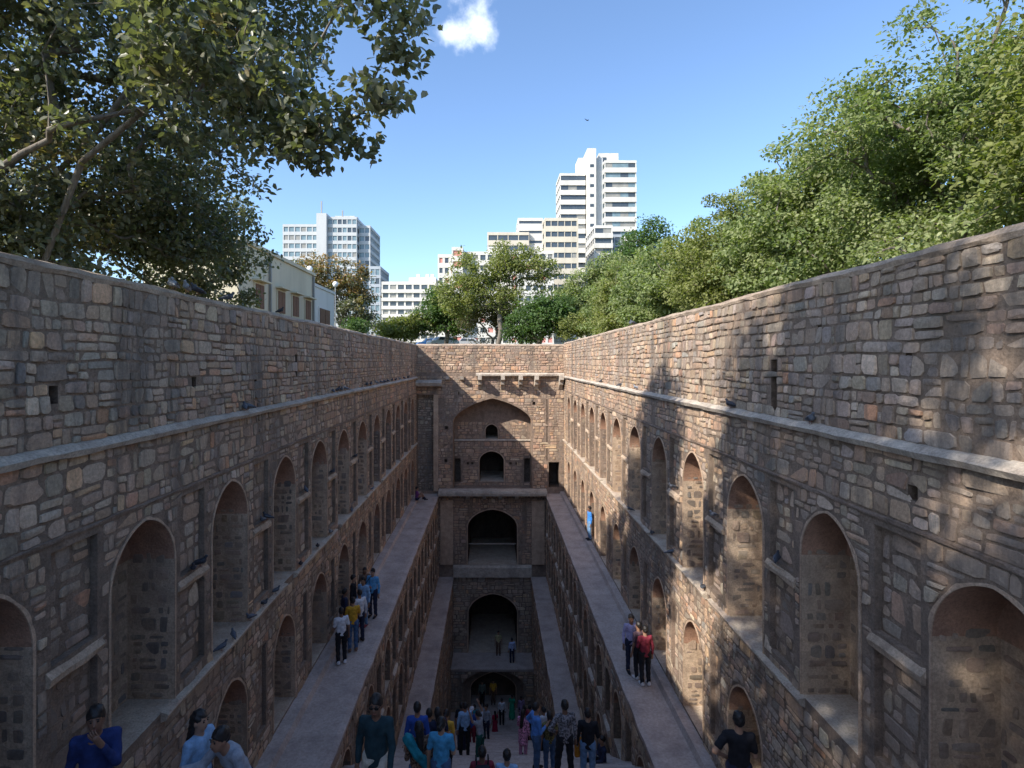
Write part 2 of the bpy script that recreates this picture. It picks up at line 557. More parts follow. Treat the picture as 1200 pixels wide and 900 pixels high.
def niche(parent, fr, c, w, t0, spring, rise, depth, mats, store=None, rng=None, side=0, band=0.06, point=0.12, n0=0.0, name='niche', lip=0.05, pal=PAL_DARK, stone=(0.26, 0.2)):
    """Arched recess: reveal, floor, back wall with a set-forward plaster head, and a raised plaster edge."""
    o = arch_outline(c, w, t0, spring, rise, point=point)
    m = len(o); V = []; F = []; mi = []
    for p in o: V.append(fr.p(p[0], p[1], n0))
    for p in o: V.append(fr.p(p[0], p[1], n0 - depth))
    for i in range(m):
        j = (i + 1) % m
        F.append((i, j, m + j, m + i))
        mi.append(2 if i == 0 else (1 if o[i][1] >= spring - 1e-4 and o[j][1] >= spring - 1e-4 else 0))
    # back: lower wall and head
    b0 = len(V)
    for p in ((c - w, t0), (c + w, t0), (c + w, spring), (c - w, spring)): V.append(fr.p(p[0], p[1], n0 - depth))
    F.append((b0, b0 + 1, b0 + 2, b0 + 3)); mi.append(0)
    b1 = len(V)
    hd = [p for p in o if p[1] >= spring - 1e-4]
    for p in hd: V.append(fr.p(p[0], p[1], n0 - depth + lip))
    F.append(tuple(range(b1, b1 + len(hd)))); mi.append(1)
    b2 = len(V)
    for p, d in (((c - w, spring), 0), ((c + w, spring), 0), ((c + w, spring), lip), ((c - w, spring), lip)):
        V.append(fr.p(p[0], p[1], n0 - depth + d))
    F.append((b2, b2 + 1, b2 + 2, b2 + 3)); mi.append(1)
    me = mesh_py(name, V, F, mi=mi)
    ob = link(name, me, mats, parent)
    if band:
        g = grow(o, band)
        V = []; F = []
        k = range(1, m)             # from bottom right round the head to bottom left
        idx = list(k) + [0]
        for i in idx:
            gi = g[i]
            if i in (0, 1): gi = (gi[0], o[i][1])
            w_ = 0.45 + 0.9 * abs(noise.noise((o[i][0] * 5, o[i][1] * 5, c)))
            gi = (o[i][0] + (gi[0] - o[i][0]) * w_, o[i][1] + (gi[1] - o[i][1]) * w_)
            V += [fr.p(o[i][0], o[i][1], n0 + 0.002), fr.p(o[i][0], o[i][1], n0 + 0.018), fr.p(gi[0], gi[1], n0 + 0.016), fr.p(gi[0], gi[1], n0 - 0.01)]
        for a in range(len(idx) - 1):
            for q in range(3):
                F.append((a * 4 + q, a * 4 + q + 1, a * 4 + 5 + q, a * 4 + 4 + q))
        link('arch_band', mesh_py('arch_band', V, F), M['band'], ob)
    if store is not None:
        bf = Frame(fr.p(0, 0, n0 - depth), fr.U, fr.N)
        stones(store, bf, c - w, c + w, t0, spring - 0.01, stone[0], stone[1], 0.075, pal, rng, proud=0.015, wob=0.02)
        if side:
            jf = Frame(fr.p(c + w * side, 0, n0), -fr.N, -fr.U * side)
            stones(store, jf, 0.06, depth - 0.03, t0, spring + rise * 0.15, 0.24, 0.2, 0.06, pal, rng, proud=0.012, wob=0.02)
    return o, ob

def panel(parent, fr, s0, s1, t0, t1, depth, mat, n0=0.0, store=None, rng=None, pal=PAL, name='blind_panel', cw=0.3, ch=0.24):
    o = rect_outline(s0, s1, t0, t1)
    V = [fr.p(a, b, n0) for a, b in o] + [fr.p(a, b, n0 - depth) for a, b in o]
    F = [(0, 1, 5, 4), (1, 2, 6, 5), (2, 3, 7, 6), (3, 0, 4, 7), (4, 5, 6, 7)]
    ob = link(name, mesh_py(name, V, F), mat, parent)
    if store is not None:
        stones(store, Frame(fr.p(0, 0, n0 - depth), fr.U, fr.N), s0 + .01, s1 - .01, t0 + .01, t1 - .01, cw, ch, 0.05, pal, rng, proud=0.012, wob=0.02)
    return o

def strip(name, parent, fr, s0, s1, profile, mat, rng, seg=0.5, jit=0.012, sag=0.0, smooth=False):
    """A moulding swept along s; profile is (t, n) pairs from bottom to top."""
    n = max(2, int((s1 - s0) / seg)); m = len(profile)
    V = []; F = []; sd = rng.random() * 50
    for i in range(n + 1):
        s = s0 + (s1 - s0) * i / n
        for q, (t, nn) in enumerate(profile):
            jt = jit * noise.noise((s * 2.3, q * 1.7, sd)) + sag * noise.noise((s * 0.35, 0, sd))
            jn = jit * noise.noise((s * 2.9, q * 2.1, sd + 9)) if 0 < q < m - 1 else 0
            V.append(fr.p(s, t + jt, nn + jn))
    for i in range(n):
        for q in range(m - 1):
            a = i * m + q
            F.append((a, a + m, a + m + 1, a + 1))
    for e, base in ((0, 0), (1, n * m)):
        F.append(tuple(range(base, base + m)))
    return link(name, mesh_py(name, V, F, smooth), mat, parent)

def box(name, parent, x0, x1, y0, y1, z0, z1, mat, base=(0, 0, 0)):
    o = bpy.data.objects.new(name, _cube)
    if not _cube.materials: _cube.materials.append(mat)
    o.material_slots[0].link = 'OBJECT'; o.material_slots[0].material = mat
    o.location = ((x0 + x1) / 2 - base[0], (y0 + y1) / 2 - base[1], (z0 + z1) / 2 - base[2])
    o.scale = (x1 - x0, y1 - y0, z1 - z0)
    if parent: o.parent = parent
    COL.objects.link(o)
    return o

XL, XR, YE = -5.3, 5.0, 39.3
ZWALK, ZLOW, ZEND = -9.2, -15.0, -23.2
def stair_z(y): return -1.6 - 0.61 * max(0.0, y)

# ------------------------------------------------------------------ ground with the well cut into it
def terrain(y, x):
    f = min(1, max(0, (y - 42) / 28)); f = f * f * (3 - 2 * f)
    return -1.6 + 3.4 * f
xs = [-2500, -600, -200, -100, -60, -40, -28, -20, -14, -9, -5.9, 5.6, 9, 14, 20, 28, 40, 60, 100, 200, 600, 2500]
ys = [-2500, -600, -150, -60, -30, -12, -5, 0, 10, 20, 30, 39.9, 43, 47, 52, 57, 62, 67, 72, 80, 100, 150, 250, 600, 1200, 3500]
V = []; F = []
for y in ys:
    for x in xs:
        V.append((x, y, terrain(y, x)))
for j in range(len(ys) - 1):
    for i in range(len(xs) - 1):
        if xs[i] == -5.9 and -5 <= ys[j] and ys[j + 1] <= 39.9: continue
        a = j * len(xs) + i
        F.append((a, a + 1, a + 1 + len(xs), a + len(xs)))
tag(link('ground', mesh_py('ground', V, F), M['ground']), kind='structure')

# ------------------------------------------------------------------ long side walls
def side_wall(left):
    rng = random.Random(11 if left else 23)
    x = XL if left else XR
    fr = Frame((x, 0, 0), (0, 1, 0), (1 if left else -1, 0, 0))
    root = empty('side_wall')
    tag(root, 'long rubble stone side wall with arched niches, wholly in shade' if left else
        'long rubble stone side wall with arched niches, sunlit at its far half and dappled by tree shade', 'wall')
    top = 1.08 if left else 1.2
    cor = -1.06 if left else -0.99
    strg = -2.14 if left else -1.96
    sill = -5.62 if left else -5.38
    apex = -2.42 if left else -2.26
    sp, pitch = (5.72, 2.87) if left else (5.55, 2.83)
    store = []; holes = []
    s_lo, s_hi = -3.5, YE
    side = 1
    for k in range(12):
        c = sp + pitch * k
        w = 0.76 * rng.uniform(0.93, 1.06); c += rng.uniform(-0.06, 0.06)
        near = k < 7
        mats = [M['mortar_pale'] if near else M['mortar_red'], M['plaster'], M['sill']]
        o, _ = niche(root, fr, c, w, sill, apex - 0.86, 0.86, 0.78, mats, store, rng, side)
        holes.append(o)
        if c > 10.2:
            z0 = max(ZWALK + 0.22, -12)
            o, _ = niche(root, fr, c, w * 0.95, z0, -7.35, 0.85, 0.72, mats, store, rng, side)
            holes.append(o)
        # blind panels on the pier between this niche and the one nearer the stair head
        m = c - pitch / 2
        pw = 0.40
        for (a, b) in ((apex - 1.25, strg - 0.16), (sill + 0.22, apex - 1.5)):
            holes.append(panel(root, fr, m - pw, m + pw, a, b, 0.10, M['mortar'], store=store, rng=rng, pal=PAL, cw=0.36, ch=0.28))
        strip('panel_ledge', root, fr, m - pw - 0.08, m + pw + 0.08, [(apex - 1.48, -0.02), (apex - 1.46, 0.045), (apex - 1.38, 0.06), (apex - 1.28, -0.02)], M['mortar_pale'], rng, 0.12, 0.03)
        if m > 11.5:
            holes.append(panel(root, fr, m - 0.26, m + 0.26, -8.5, -6.55, 0.09, M['mortar_red'], store=store, rng=rng, cw=0.3, ch=0.26))
    # putlog holes
    spots = [(6.8, -0.40, 0.07, 0.11), (10.0, -0.36, 0.07, 0.09), (15.2, -0.1, 0.09, 0.3), (12.6, -0.45, 0.06, 0.09)] if left else \
            [(6.7, -1.56, 0.08, 0.09), (10.0, -0.42, 0.10, 0.46), (6.76, 0.06, 0.05, 0.06), (5.1, -1.4, 0.06, 0.07), (13.5, -0.5, 0.07, 0.1), (8.6, 0.5, 0.05, 0.06)]
    for (s, t, a, b) in spots:
        holes.append(panel(root, fr, s - a, s + a, t - b, t + b, 0.32, M['dark'], name='putlog_hole'))
    zb = -11.2
    pal_far = lambda s, t, r: PAL_RED if r.random() < min(0.95, max(0.12, (s - 6) / 16)) else PAL
    stones(store, fr, s_lo, s_hi, cor + 0.02, top, 0.235, 0.205, 0.022, PAL, rng, holes, 0.01, 0.024, wob=0.024, palfun=lambda s, t, r: PAL_RED if r.random() < min(0.6, max(0.05, (s - 8) / 30)) else PAL)
    stones(store, fr, s_lo, s_hi, strg, cor - 0.12, 0.27, 0.2, 0.028, PAL, rng, holes, 0.03, 0.016, palfun=pal_far)
    stones(store, fr, s_lo, s_hi, sill - 0.02, strg - 0.06, 0.25, 0.19, 0.032, PAL, rng, holes, 0.07, 0.016, palfun=pal_far)
    stones(store, fr, s_lo, s_hi, zb, sill - 0.16, 0.25, 0.19, 0.032, PAL, rng, holes, 0.07, 0.016, palfun=pal_far)
    V, F = sheet(fr, rect_outline(s_lo, s_hi, zb - 0.4, top), holes)
    # outer face of the wall above ground
    b = len(V)
    V += [fr.p(s_lo, -2.6, -0.62), fr.p(s_hi, -2.6, -0.62), fr.p(s_hi, top, -0.62), fr.p(s_lo, top, -0.62)]
    F.append((b, b + 3, b + 2, b + 1) if left else (b, b + 1, b + 2, b + 3))
    link('mortar_bed', mesh_py('mortar_bed', V, F), M['mortar'], root)
    strip('coping', root, fr, s_lo, s_hi, [(top - 0.02, -0.6), (top - 0.01, 0.015), (top + 0.05, 0.035), (top + 0.11, -0.02), (top + 0.16, -0.2), (top + 0.15, -0.45), (top - 0.02, -0.66)][1:], M['coping'], rng, 0.28, 0.03, 0.03)
    strip('cornice', root, fr, s_lo, s_hi, [(cor - 0.13, -0.02), (cor - 0.12, 0.10), (cor - 0.045, 0.145), (cor + 0.02, 0.06), (cor + 0.045, -0.02)], M['cornice'], rng, 0.3, 0.02, 0.02)
    strip('string_course', root, fr, s_lo, s_hi, [(strg - 0.055, -0.02), (strg - 0.05, 0.028), (strg - 0.01, 0.034), (strg + 0.01, -0.02)], M['mortar_red'], rng, 0.25, 0.025, 0.015)
    # sill ledge, broken away here and there
    s = 9.0
    while s < s_hi - 0.3:
        e = min(s_hi - 0.05, s + rng.uniform(2.2, 6.5))
        strip('sill_ledge', root, fr, s, e, [(sill - 0.16, -0.02), (sill - 0.12, 0.08), (sill - 0.03, 0.12), (sill - 0.004, 0.10), (sill + 0.012, -0.02)], M['sill'], rng, 0.25, 0.02)
        s = e + rng.uniform(0.1, 0.7)
    build_stones(store, root, 300)
    return root

side_wall(True)
side_wall(False)

# ------------------------------------------------------------------ lower tiers: walkway on top, niched wall below
def tier(left, lower):
    rng = random.Random(31 + 2 * left + lower)
    sg = -1 if left else 1
    xo = (sg * 3.75 if lower else (XL if left else XR))
    xi = sg * (2.75 if lower else 3.75)
    zt, zb = (ZLOW, ZEND - 0.5) if lower else (ZWALK, ZLOW)
    y0 = (22.0 if lower else 12.5) - 0.1
    fr = Frame((xi, 0, 0), (0, 1, 0), (-sg, 0, 0))
    root = empty('terrace_tier')
    nm = ('lower' if lower else 'upper')
    tag(root, '%s stone terrace with a bare walkway %s' % (nm, (('below' if lower else 'along') + (' the shaded side wall' if left else ' the side wall that has sunlight on it'))), 'terrace')
    store = []; holes = []
    if not lower:
        for k in range(2, 12):
            c = (5.72 + 2.87 * k) if left else (5.55 + 2.83 * k)
            if c < y0 + 1: continue
            mats = [M['mortar'], M['plaster'], M['sill']]
            o, _ = niche(root, fr, c, 0.55, -11.65, -10.55, 0.62, 0.6, mats, store, rng, 1, band=0.07)
            holes.append(o)
            o, _ = niche(root, fr, c, 0.55, -14.3, -13.0, 0.65, 0.6, mats, store, rng, 1, band=0.07)
            holes.append(o)
            m = c + 1.42
            for (a, b) in ((-11.5, -10.05), (-14.1, -12.4)):
                holes.append(panel(root, fr, m - 0.33, m + 0.33, a, b, 0.14, M['mortar'], store=store, rng=rng))
            strip('panel_ledge', root, fr, m - 0.42, m + 0.42, [(-11.95, -0.02), (-11.9, 0.08), (-11.75, 0.1), (-11.65, -0.02)], M['cornice'], rng, 0.2, 0.02)
    stones(store, fr, y0, YE, zb, zt - 0.14, 0.36, 0.26, 0.045, PAL, rng, holes, 0.08, 0.02, palfun=lambda s, t, r: PAL_RED if r.random() < 0.45 else PAL)
    V, F = sheet(fr, rect_outline(y0, YE, zb, zt - 0.02), holes)
    link('mortar_bed', mesh_py('mortar_bed', V, F), M['mortar_red'], root)
    # walkway slab with a worn edge
    V = []; F = []; n = 60
    cols = [0.0, 0.08, 0.5, 1.0] if lower else [0.0, 0.06, 0.4, 0.76, 0.80, 1.0]
    for i in range(n + 1):
        y = y0 + (YE - y0) * i / n
        ex = 0.035 * noise.noise((y * 1.3, sg, lower)) * -sg
        row = [(xi - sg * 0.05 + ex, zt - 0.15), (xi - sg * 0.06 + ex, zt - 0.03)]
        for c in cols:
            z = zt + 0.012 * noise.noise((y * 0.8, c * 4, sg * 3 + lower)) - (0.02 if c == 0 else 0)
            if not lower and c >= 0.8: z = zt + 0.16
            row.append((xi + (xo - xi) * c + (ex if c < 0.1 else 0) - (sg * 0.03 if c == 0 else 0), z))
        row[-1] = (xo + sg * 0.05, row[-1][1])
        V += [(a, y, b) for a, b in row]
    m = len(cols) + 2
    for i in range(n):
        for q in range(m - 1):
            a = i * m + q
            F.append((a, a + m, a + m + 1, a + 1) if left else (a, a + 1, a + m + 1, a + m))
    link('walkway', mesh_py('walkway', V, F), M['walk'], root)
    build_stones(store, root, 120)
    return root

for L in (True, False):
    for lo in (0, 1):
        tier(L, lo)

# ------------------------------------------------------------------ end facade
def end_facade():
    rng = random.Random(77)
    root = empty('end_facade')
    tag(root, 'tall stone end facade of the stepwell with stacked pointed arches', 'facade')
    fr = Frame((0, YE, 0), (1, 0, 0), (0, -1, 0))
    store = []; holes = []
    mats = [M['mortar_red'], M['plaster'], M['sill']]
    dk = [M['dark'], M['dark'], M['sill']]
    # great arched recess at the top: only its reveal, the back wall carries openings of its own
    iw = arch_outline(0.0, 2.74, -8.9, -4.25, 1.7, point=0.34)
    holes.append(iw)
    D = 1.25
    m = len(iw); V = []; F = []; mi = []
    for p in iw: V.append(fr.p(p[0], p[1], 0))
    for p in iw: V.append(fr.p(p[0], p[1], -D))
    for i in range(m):
        j = (i + 1) % m
        F.append((i, j, m + j, m + i)); mi.append(0 if iw[i][1] < -4.26 or iw[j][1] < -4.26 else 1)
    ob = link('arched_recess', mesh_py('arched_recess', V, F, mi=mi), [M['mortar_red'], M['plaster']], root)
    bf = Frame(fr.p(0, 0, -D), fr.U, fr.N)
    inner = []
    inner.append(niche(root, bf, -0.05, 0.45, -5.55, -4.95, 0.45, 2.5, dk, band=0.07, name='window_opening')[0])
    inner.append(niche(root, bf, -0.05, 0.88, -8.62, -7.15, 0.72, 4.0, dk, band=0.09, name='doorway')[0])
    for a, b in ((-2.72, -2.28), (2.28, 2.72)):
        inner.append(panel(root, bf, a, b, -8.65, -6.95, 0.5, M['dark'], name='side_opening'))
    for a in (-1.75, -1.45, 1.3, 1.75):
        inner.append(panel(root, bf, a - .09, a + .09, -7.4, -7.22, 0.25, M['dark'], name='putlog_hole'))
    V, F = sheet(bf, iw, inner)
    link('recess_back', mesh_py('recess_back', V, F), M['mortar_red'], root)
    stones(store, bf, -2.74, 2.74, -8.9, -5.72, 0.34, 0.24, 0.04, PAL_RED, rng, inner, 0.1, 0.015)
    stones(store, bf, -2.5, 2.5, -5.55, -4.3, 0.34, 0.24, 0.04, PAL_RED, rng, inner, 0.1, 0.008)
    strip('string_course', root, bf, -2.74, 2.74, [(-5.70, -0.02), (-5.69, 0.07), (-5.6, 0.08), (-5.56, -0.02)], M['cornice'], rng, 0.3, 0.015)
    # second and third storeys
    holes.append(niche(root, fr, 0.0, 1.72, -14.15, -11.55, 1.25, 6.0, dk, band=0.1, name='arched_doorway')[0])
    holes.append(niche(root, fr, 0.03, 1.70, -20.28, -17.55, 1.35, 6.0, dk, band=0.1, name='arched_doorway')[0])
    holes.append(panel(root, fr, 3.93, 4.66, -8.75, -7.0, 1.6, M['dark'], name='doorway'))
    holes.append(panel(root, fr, -5.28, -4.1, -9.0, -2.3, 0.45, M['mortar'], name='corner_recess', store=store, rng=rng))
    holes.append(panel(root, fr, 3.78, 3.84, -6.9, -2.6, 0.2, M['dark'], name='crack'))
    for (s, t) in ((-3.2, -4.6), (-3.25, -6.9), (-3.3, -10.3), (3.3, -10.2), (2.9, -2.9), (-2.4, -2.2), (3.2, -12.6)):
        holes.append(panel(root, fr, s - .1, s + .1, t - .11, t + .11, 0.3, M['dark'], name='putlog_hole'))
    outer = [(XL, -21), (XR, -21), (XR, 1.1), (XL, 1.1)]
    V, F = sheet(fr, outer, holes)
    b = len(V)
    V += [fr.p(XL - .6, -2.6, -0.62), fr.p(XR + .6, -2.6, -0.62), fr.p(XR + .6, 1.1, -0.62), fr.p(XL - .6, 1.1, -0.62)]
    F.append((b, b + 3, b + 2, b + 1))
    link('mortar_bed', mesh_py('mortar_bed', V, F), M['mortar_red'], root)
    stones(store, fr, XL, XR, -0.75, 1.1, 0.30, 0.21, 0.03, PAL_RED, rng, holes, 0.06, 0.03)
    stones(store, fr, XL, XR, -8.8, -1.0, 0.30, 0.215, 0.035, PAL_RED, rng, holes, 0.10, 0.022)
    stones(store, fr, -3.75, 3.75, -14.1, -9.3, 0.34, 0.24, 0.04, PAL_RED, rng, holes, 0.11, 0.02)
    stones(store, fr, -2.8, 2.8, -20.3, -15.0, 0.36, 0.25, 0.04, PAL, rng, holes, 0.11, 0.022)
    strip('coping', root, fr, XL, XR, [(1.09, 0.015), (1.14, 0.035), (1.2, -0.02), (1.25, -0.2), (1.24, -0.45), (1.08, -0.66)], M['coping'], rng, 0.28, 0.03, 0.02)
    # eave slab and its brackets, broken off over the left half
    strip('eave_slab', root, fr, -1.15, 4.98, [(-1.0, -0.02), (-0.98, 0.34), (-0.87, 0.37), (-0.8, 0.2), (-0.76, -0.02)], M['cornice'], rng, 0.4, 0.02)
    def bracket(s, full=True):
        pr = [(-0.9, 0.40), (-0.92, 0.96), (-1.22, 0.94), (-1.36, 0.62), (-1.56, 0.55), (-1.7, 0.22), (-1.9, 0.06), (-1.92, -0.02), (-1.01, -0.02), (-1.01, 0.36)]
        if not full: pr = [(-1.0, 0.5), (-1.22, 0.45), (-1.3, 0.12), (-1.36, -0.02), (-1.03, -0.02)]
        V = [fr.p(s - 0.13, t, n) for t, n in pr] + [fr.p(s + 0.13, t, n) for t, n in pr]
        k = len(pr)
        F = [tuple(range(k)), tuple(reversed(range(k, 2 * k)))] + [(i, (i + 1) % k, k + (i + 1) % k, k + i) for i in range(k)]
        link('bracket', mesh_py('bracket', V, F), M['cornice'], root)
    for s in (-0.86, 0.72, 1.95, 3.05, 4.75): bracket(s)
    bracket(-2.1, False); bracket(-3.1, False)
    # left corner pier head
    strip('pier_cap', root, fr, -5.28, -3.5, [(-1.7, -0.02), (-1.68, 0.5), (-1.45, 0.6), (-1.3, 0.45), (-1.25, -0.02)], M['cornice'], rng, 0.4, 0.02)
    strip('pier', root, Frame(fr.p(0, 0, 0), fr.U, fr.N), -4.1, -3.78, [(-9.0, -0.02), (-9.0, 0.12), (-2.3, 0.12), (-2.3, -0.02)], M['band'], rng, 0.2, 0.01)
    # balcony of the first storey
    strip('balcony_slab', root, fr, -3.7, 3.75, [(-9.22, -0.02), (-9.2, 0.78), (-9.02, 0.82), (-8.86, 0.8), (-8.84, -0.02)], M['cornice'], rng, 0.4, 0.015)
    for s in (-1.7, -0.55, 0.55, 1.7):
        V = [fr.p(s + a, t, n) for a in (-.12, .12) for t, n in ((-9.24, 0.55), (-9.42, 0.5), (-9.62, 0.1), (-9.64, -0.02), (-9.23, -0.02))]
        F = [(0, 1, 2, 3, 4), (9, 8, 7, 6, 5)] + [(i, (i + 1) % 5, 5 + (i + 1) % 5, 5 + i) for i in range(5)]
        link('bracket', mesh_py('bracket', V, F), M['cornice'], root)
    for a, b in ((-3.62, -2.75), (2.75, 3.62)):
        strip('pilaster', root, fr, a, b, [(-14.1, -0.02), (-14.1, 0.16), (-9.66, 0.16), (-9.64, -0.02)], M['band'], rng, 0.3, 0.012)
    strip('door_ledge', root, fr, -2.72, 2.72, [(-14.98, -0.02), (-14.96, 0.26), (-14.28, 0.28), (-14.17, 0.22), (-14.16, -0.02)], M['cornice'], rng, 0.4, 0.015)
    strip('handrail', root, Frame(fr.p(0, 0, -1.2), fr.U, fr.N), -1.7, 1.7, [(-13.1, 0.0), (-13.1, 0.06), (-13.04, 0.06), (-13.04, 0.0)], M['cornice'], rng, 0.4, 0.0)
    # lowest stage, standing forward of the rest
    f2 = Frame((0, 37.3, 0), (1, 0, 0), (0, -1, 0))
    o1 = arch_outline(0.05, 2.0, -23.3, -21.4, 1.05, point=0.34)
    V = [f2.p(a, b, 0) for a, b in o1] + [f2.p(a, b, -0.45) for a, b in o1]; m = len(o1)
    F = [(i, (i + 1) % m, m + (i + 1) % m, m + i) for i in range(m)]
    link('arched_recess', mesh_py('arched_recess', V, F), M['mortar'], root)
    f3 = Frame(f2.p(0, 0, -0.45), f2.U, f2.N)
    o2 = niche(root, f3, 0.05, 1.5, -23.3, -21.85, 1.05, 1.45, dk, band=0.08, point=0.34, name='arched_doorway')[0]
    V, F = sheet(f3, o1, [o2]); link('recess_back', mesh_py('recess_back', V, F), M['mortar_red'], root)
    V, F = sheet(f2, rect_outline(-2.8, 2.8, -23.6, -20.36), [o1]); link('mortar_bed', mesh_py('mortar_bed', V, F), M['mortar_red'], root)
    stones(store, f2, -2.75, 2.75, -23.2, -20.4, 0.36, 0.25, 0.04, PAL, rng, [o1], 0.05, 0.018)
    strip('platform', root, Frame((0, 39.3, 0), (1, 0, 0), (0, -1, 0)), -2.74, 2.74, [(-20.5, -0.05), (-20.5, 2.06), (-20.33, 2.08), (-20.3, 2.0), (-20.29, -0.05)], M['walk'], rng, 0.5, 0.012)
    build_stones(store, root, 300)
end_facade()

# ------------------------------------------------------------------ the great stair
st = tag(empty('staircase', (0, 0, 0)), kind='structure')
n_steps = int((ZEND + 1.6) / -0.2)
RUN = 0.2 / 0.61
_rs = random.Random(5)
for i in range(n_steps):
    y = i * RUN
    z = -1.6 - 0.2 * (i + 1)
    if y < 12.5: a, b = XL - 0.3, XR + 0.3
    elif y < 22: a, b = -3.9, 3.9
    else: a, b = -2.9, 2.9
    box('step', st, a, b, y, y + RUN + 0.05, z - 0.5, z + _rs.uniform(-0.008, 0.008), M['walk'])
box('top_landing', st, XL - 0.3, XR + 0.3, -5.0, 0.0, -2.2, -1.6, M['walk'])
box('foot_landing', st, -2.9, 2.9, n_steps * RUN + 0.04, 39.2, ZEND - 0.6, ZEND + 0.001, M['walk'])

# ------------------------------------------------------------------ trees
LEAF_A = mat_leaf('dusty_fig_leaf', trans=0.32, rough=0.38, spec=0.6)
LEAF_B = mat_leaf('sunlit_leaf', trans=0.38, rough=0.55, spec=0.3)

def branch_mesh(P, par, rad, sides=6):
    V = []; F = []
    for i in range(len(P)):
        if par[i] < 0: continue
        a, b = P[par[i]], P[i]
        d = b - a
        L = np.linalg.norm(d)
        if L < 1e-4: continue
        d = d / L
        u = np.cross(d, (0.3, 0.1, 0.95)); nu = np.linalg.norm(u)
        if nu < 1e-3: u = np.array((1.0, 0, 0)); nu = 1
        u = u / nu; v = np.cross(d, u)
        ra = min(rad[par[i]], rad[i] * 1.35); rb = rad[i]
        k = sides if rb > 0.02 else 4
        base = len(V)
        for (c, r) in ((a - d * ra * 0.4, ra), (b + d * rb * 0.3, rb)):
            for q in range(k):
                t = 2 * math.pi * q / k
                V.append(c + (u * math.cos(t) + v * math.sin(t)) * r)
        F += [(base + q, base + (q + 1) % k, base + k + (q + 1) % k, base + k + q) for q in range(k)]
    return mesh_py('trunk', V, F, smooth=True)

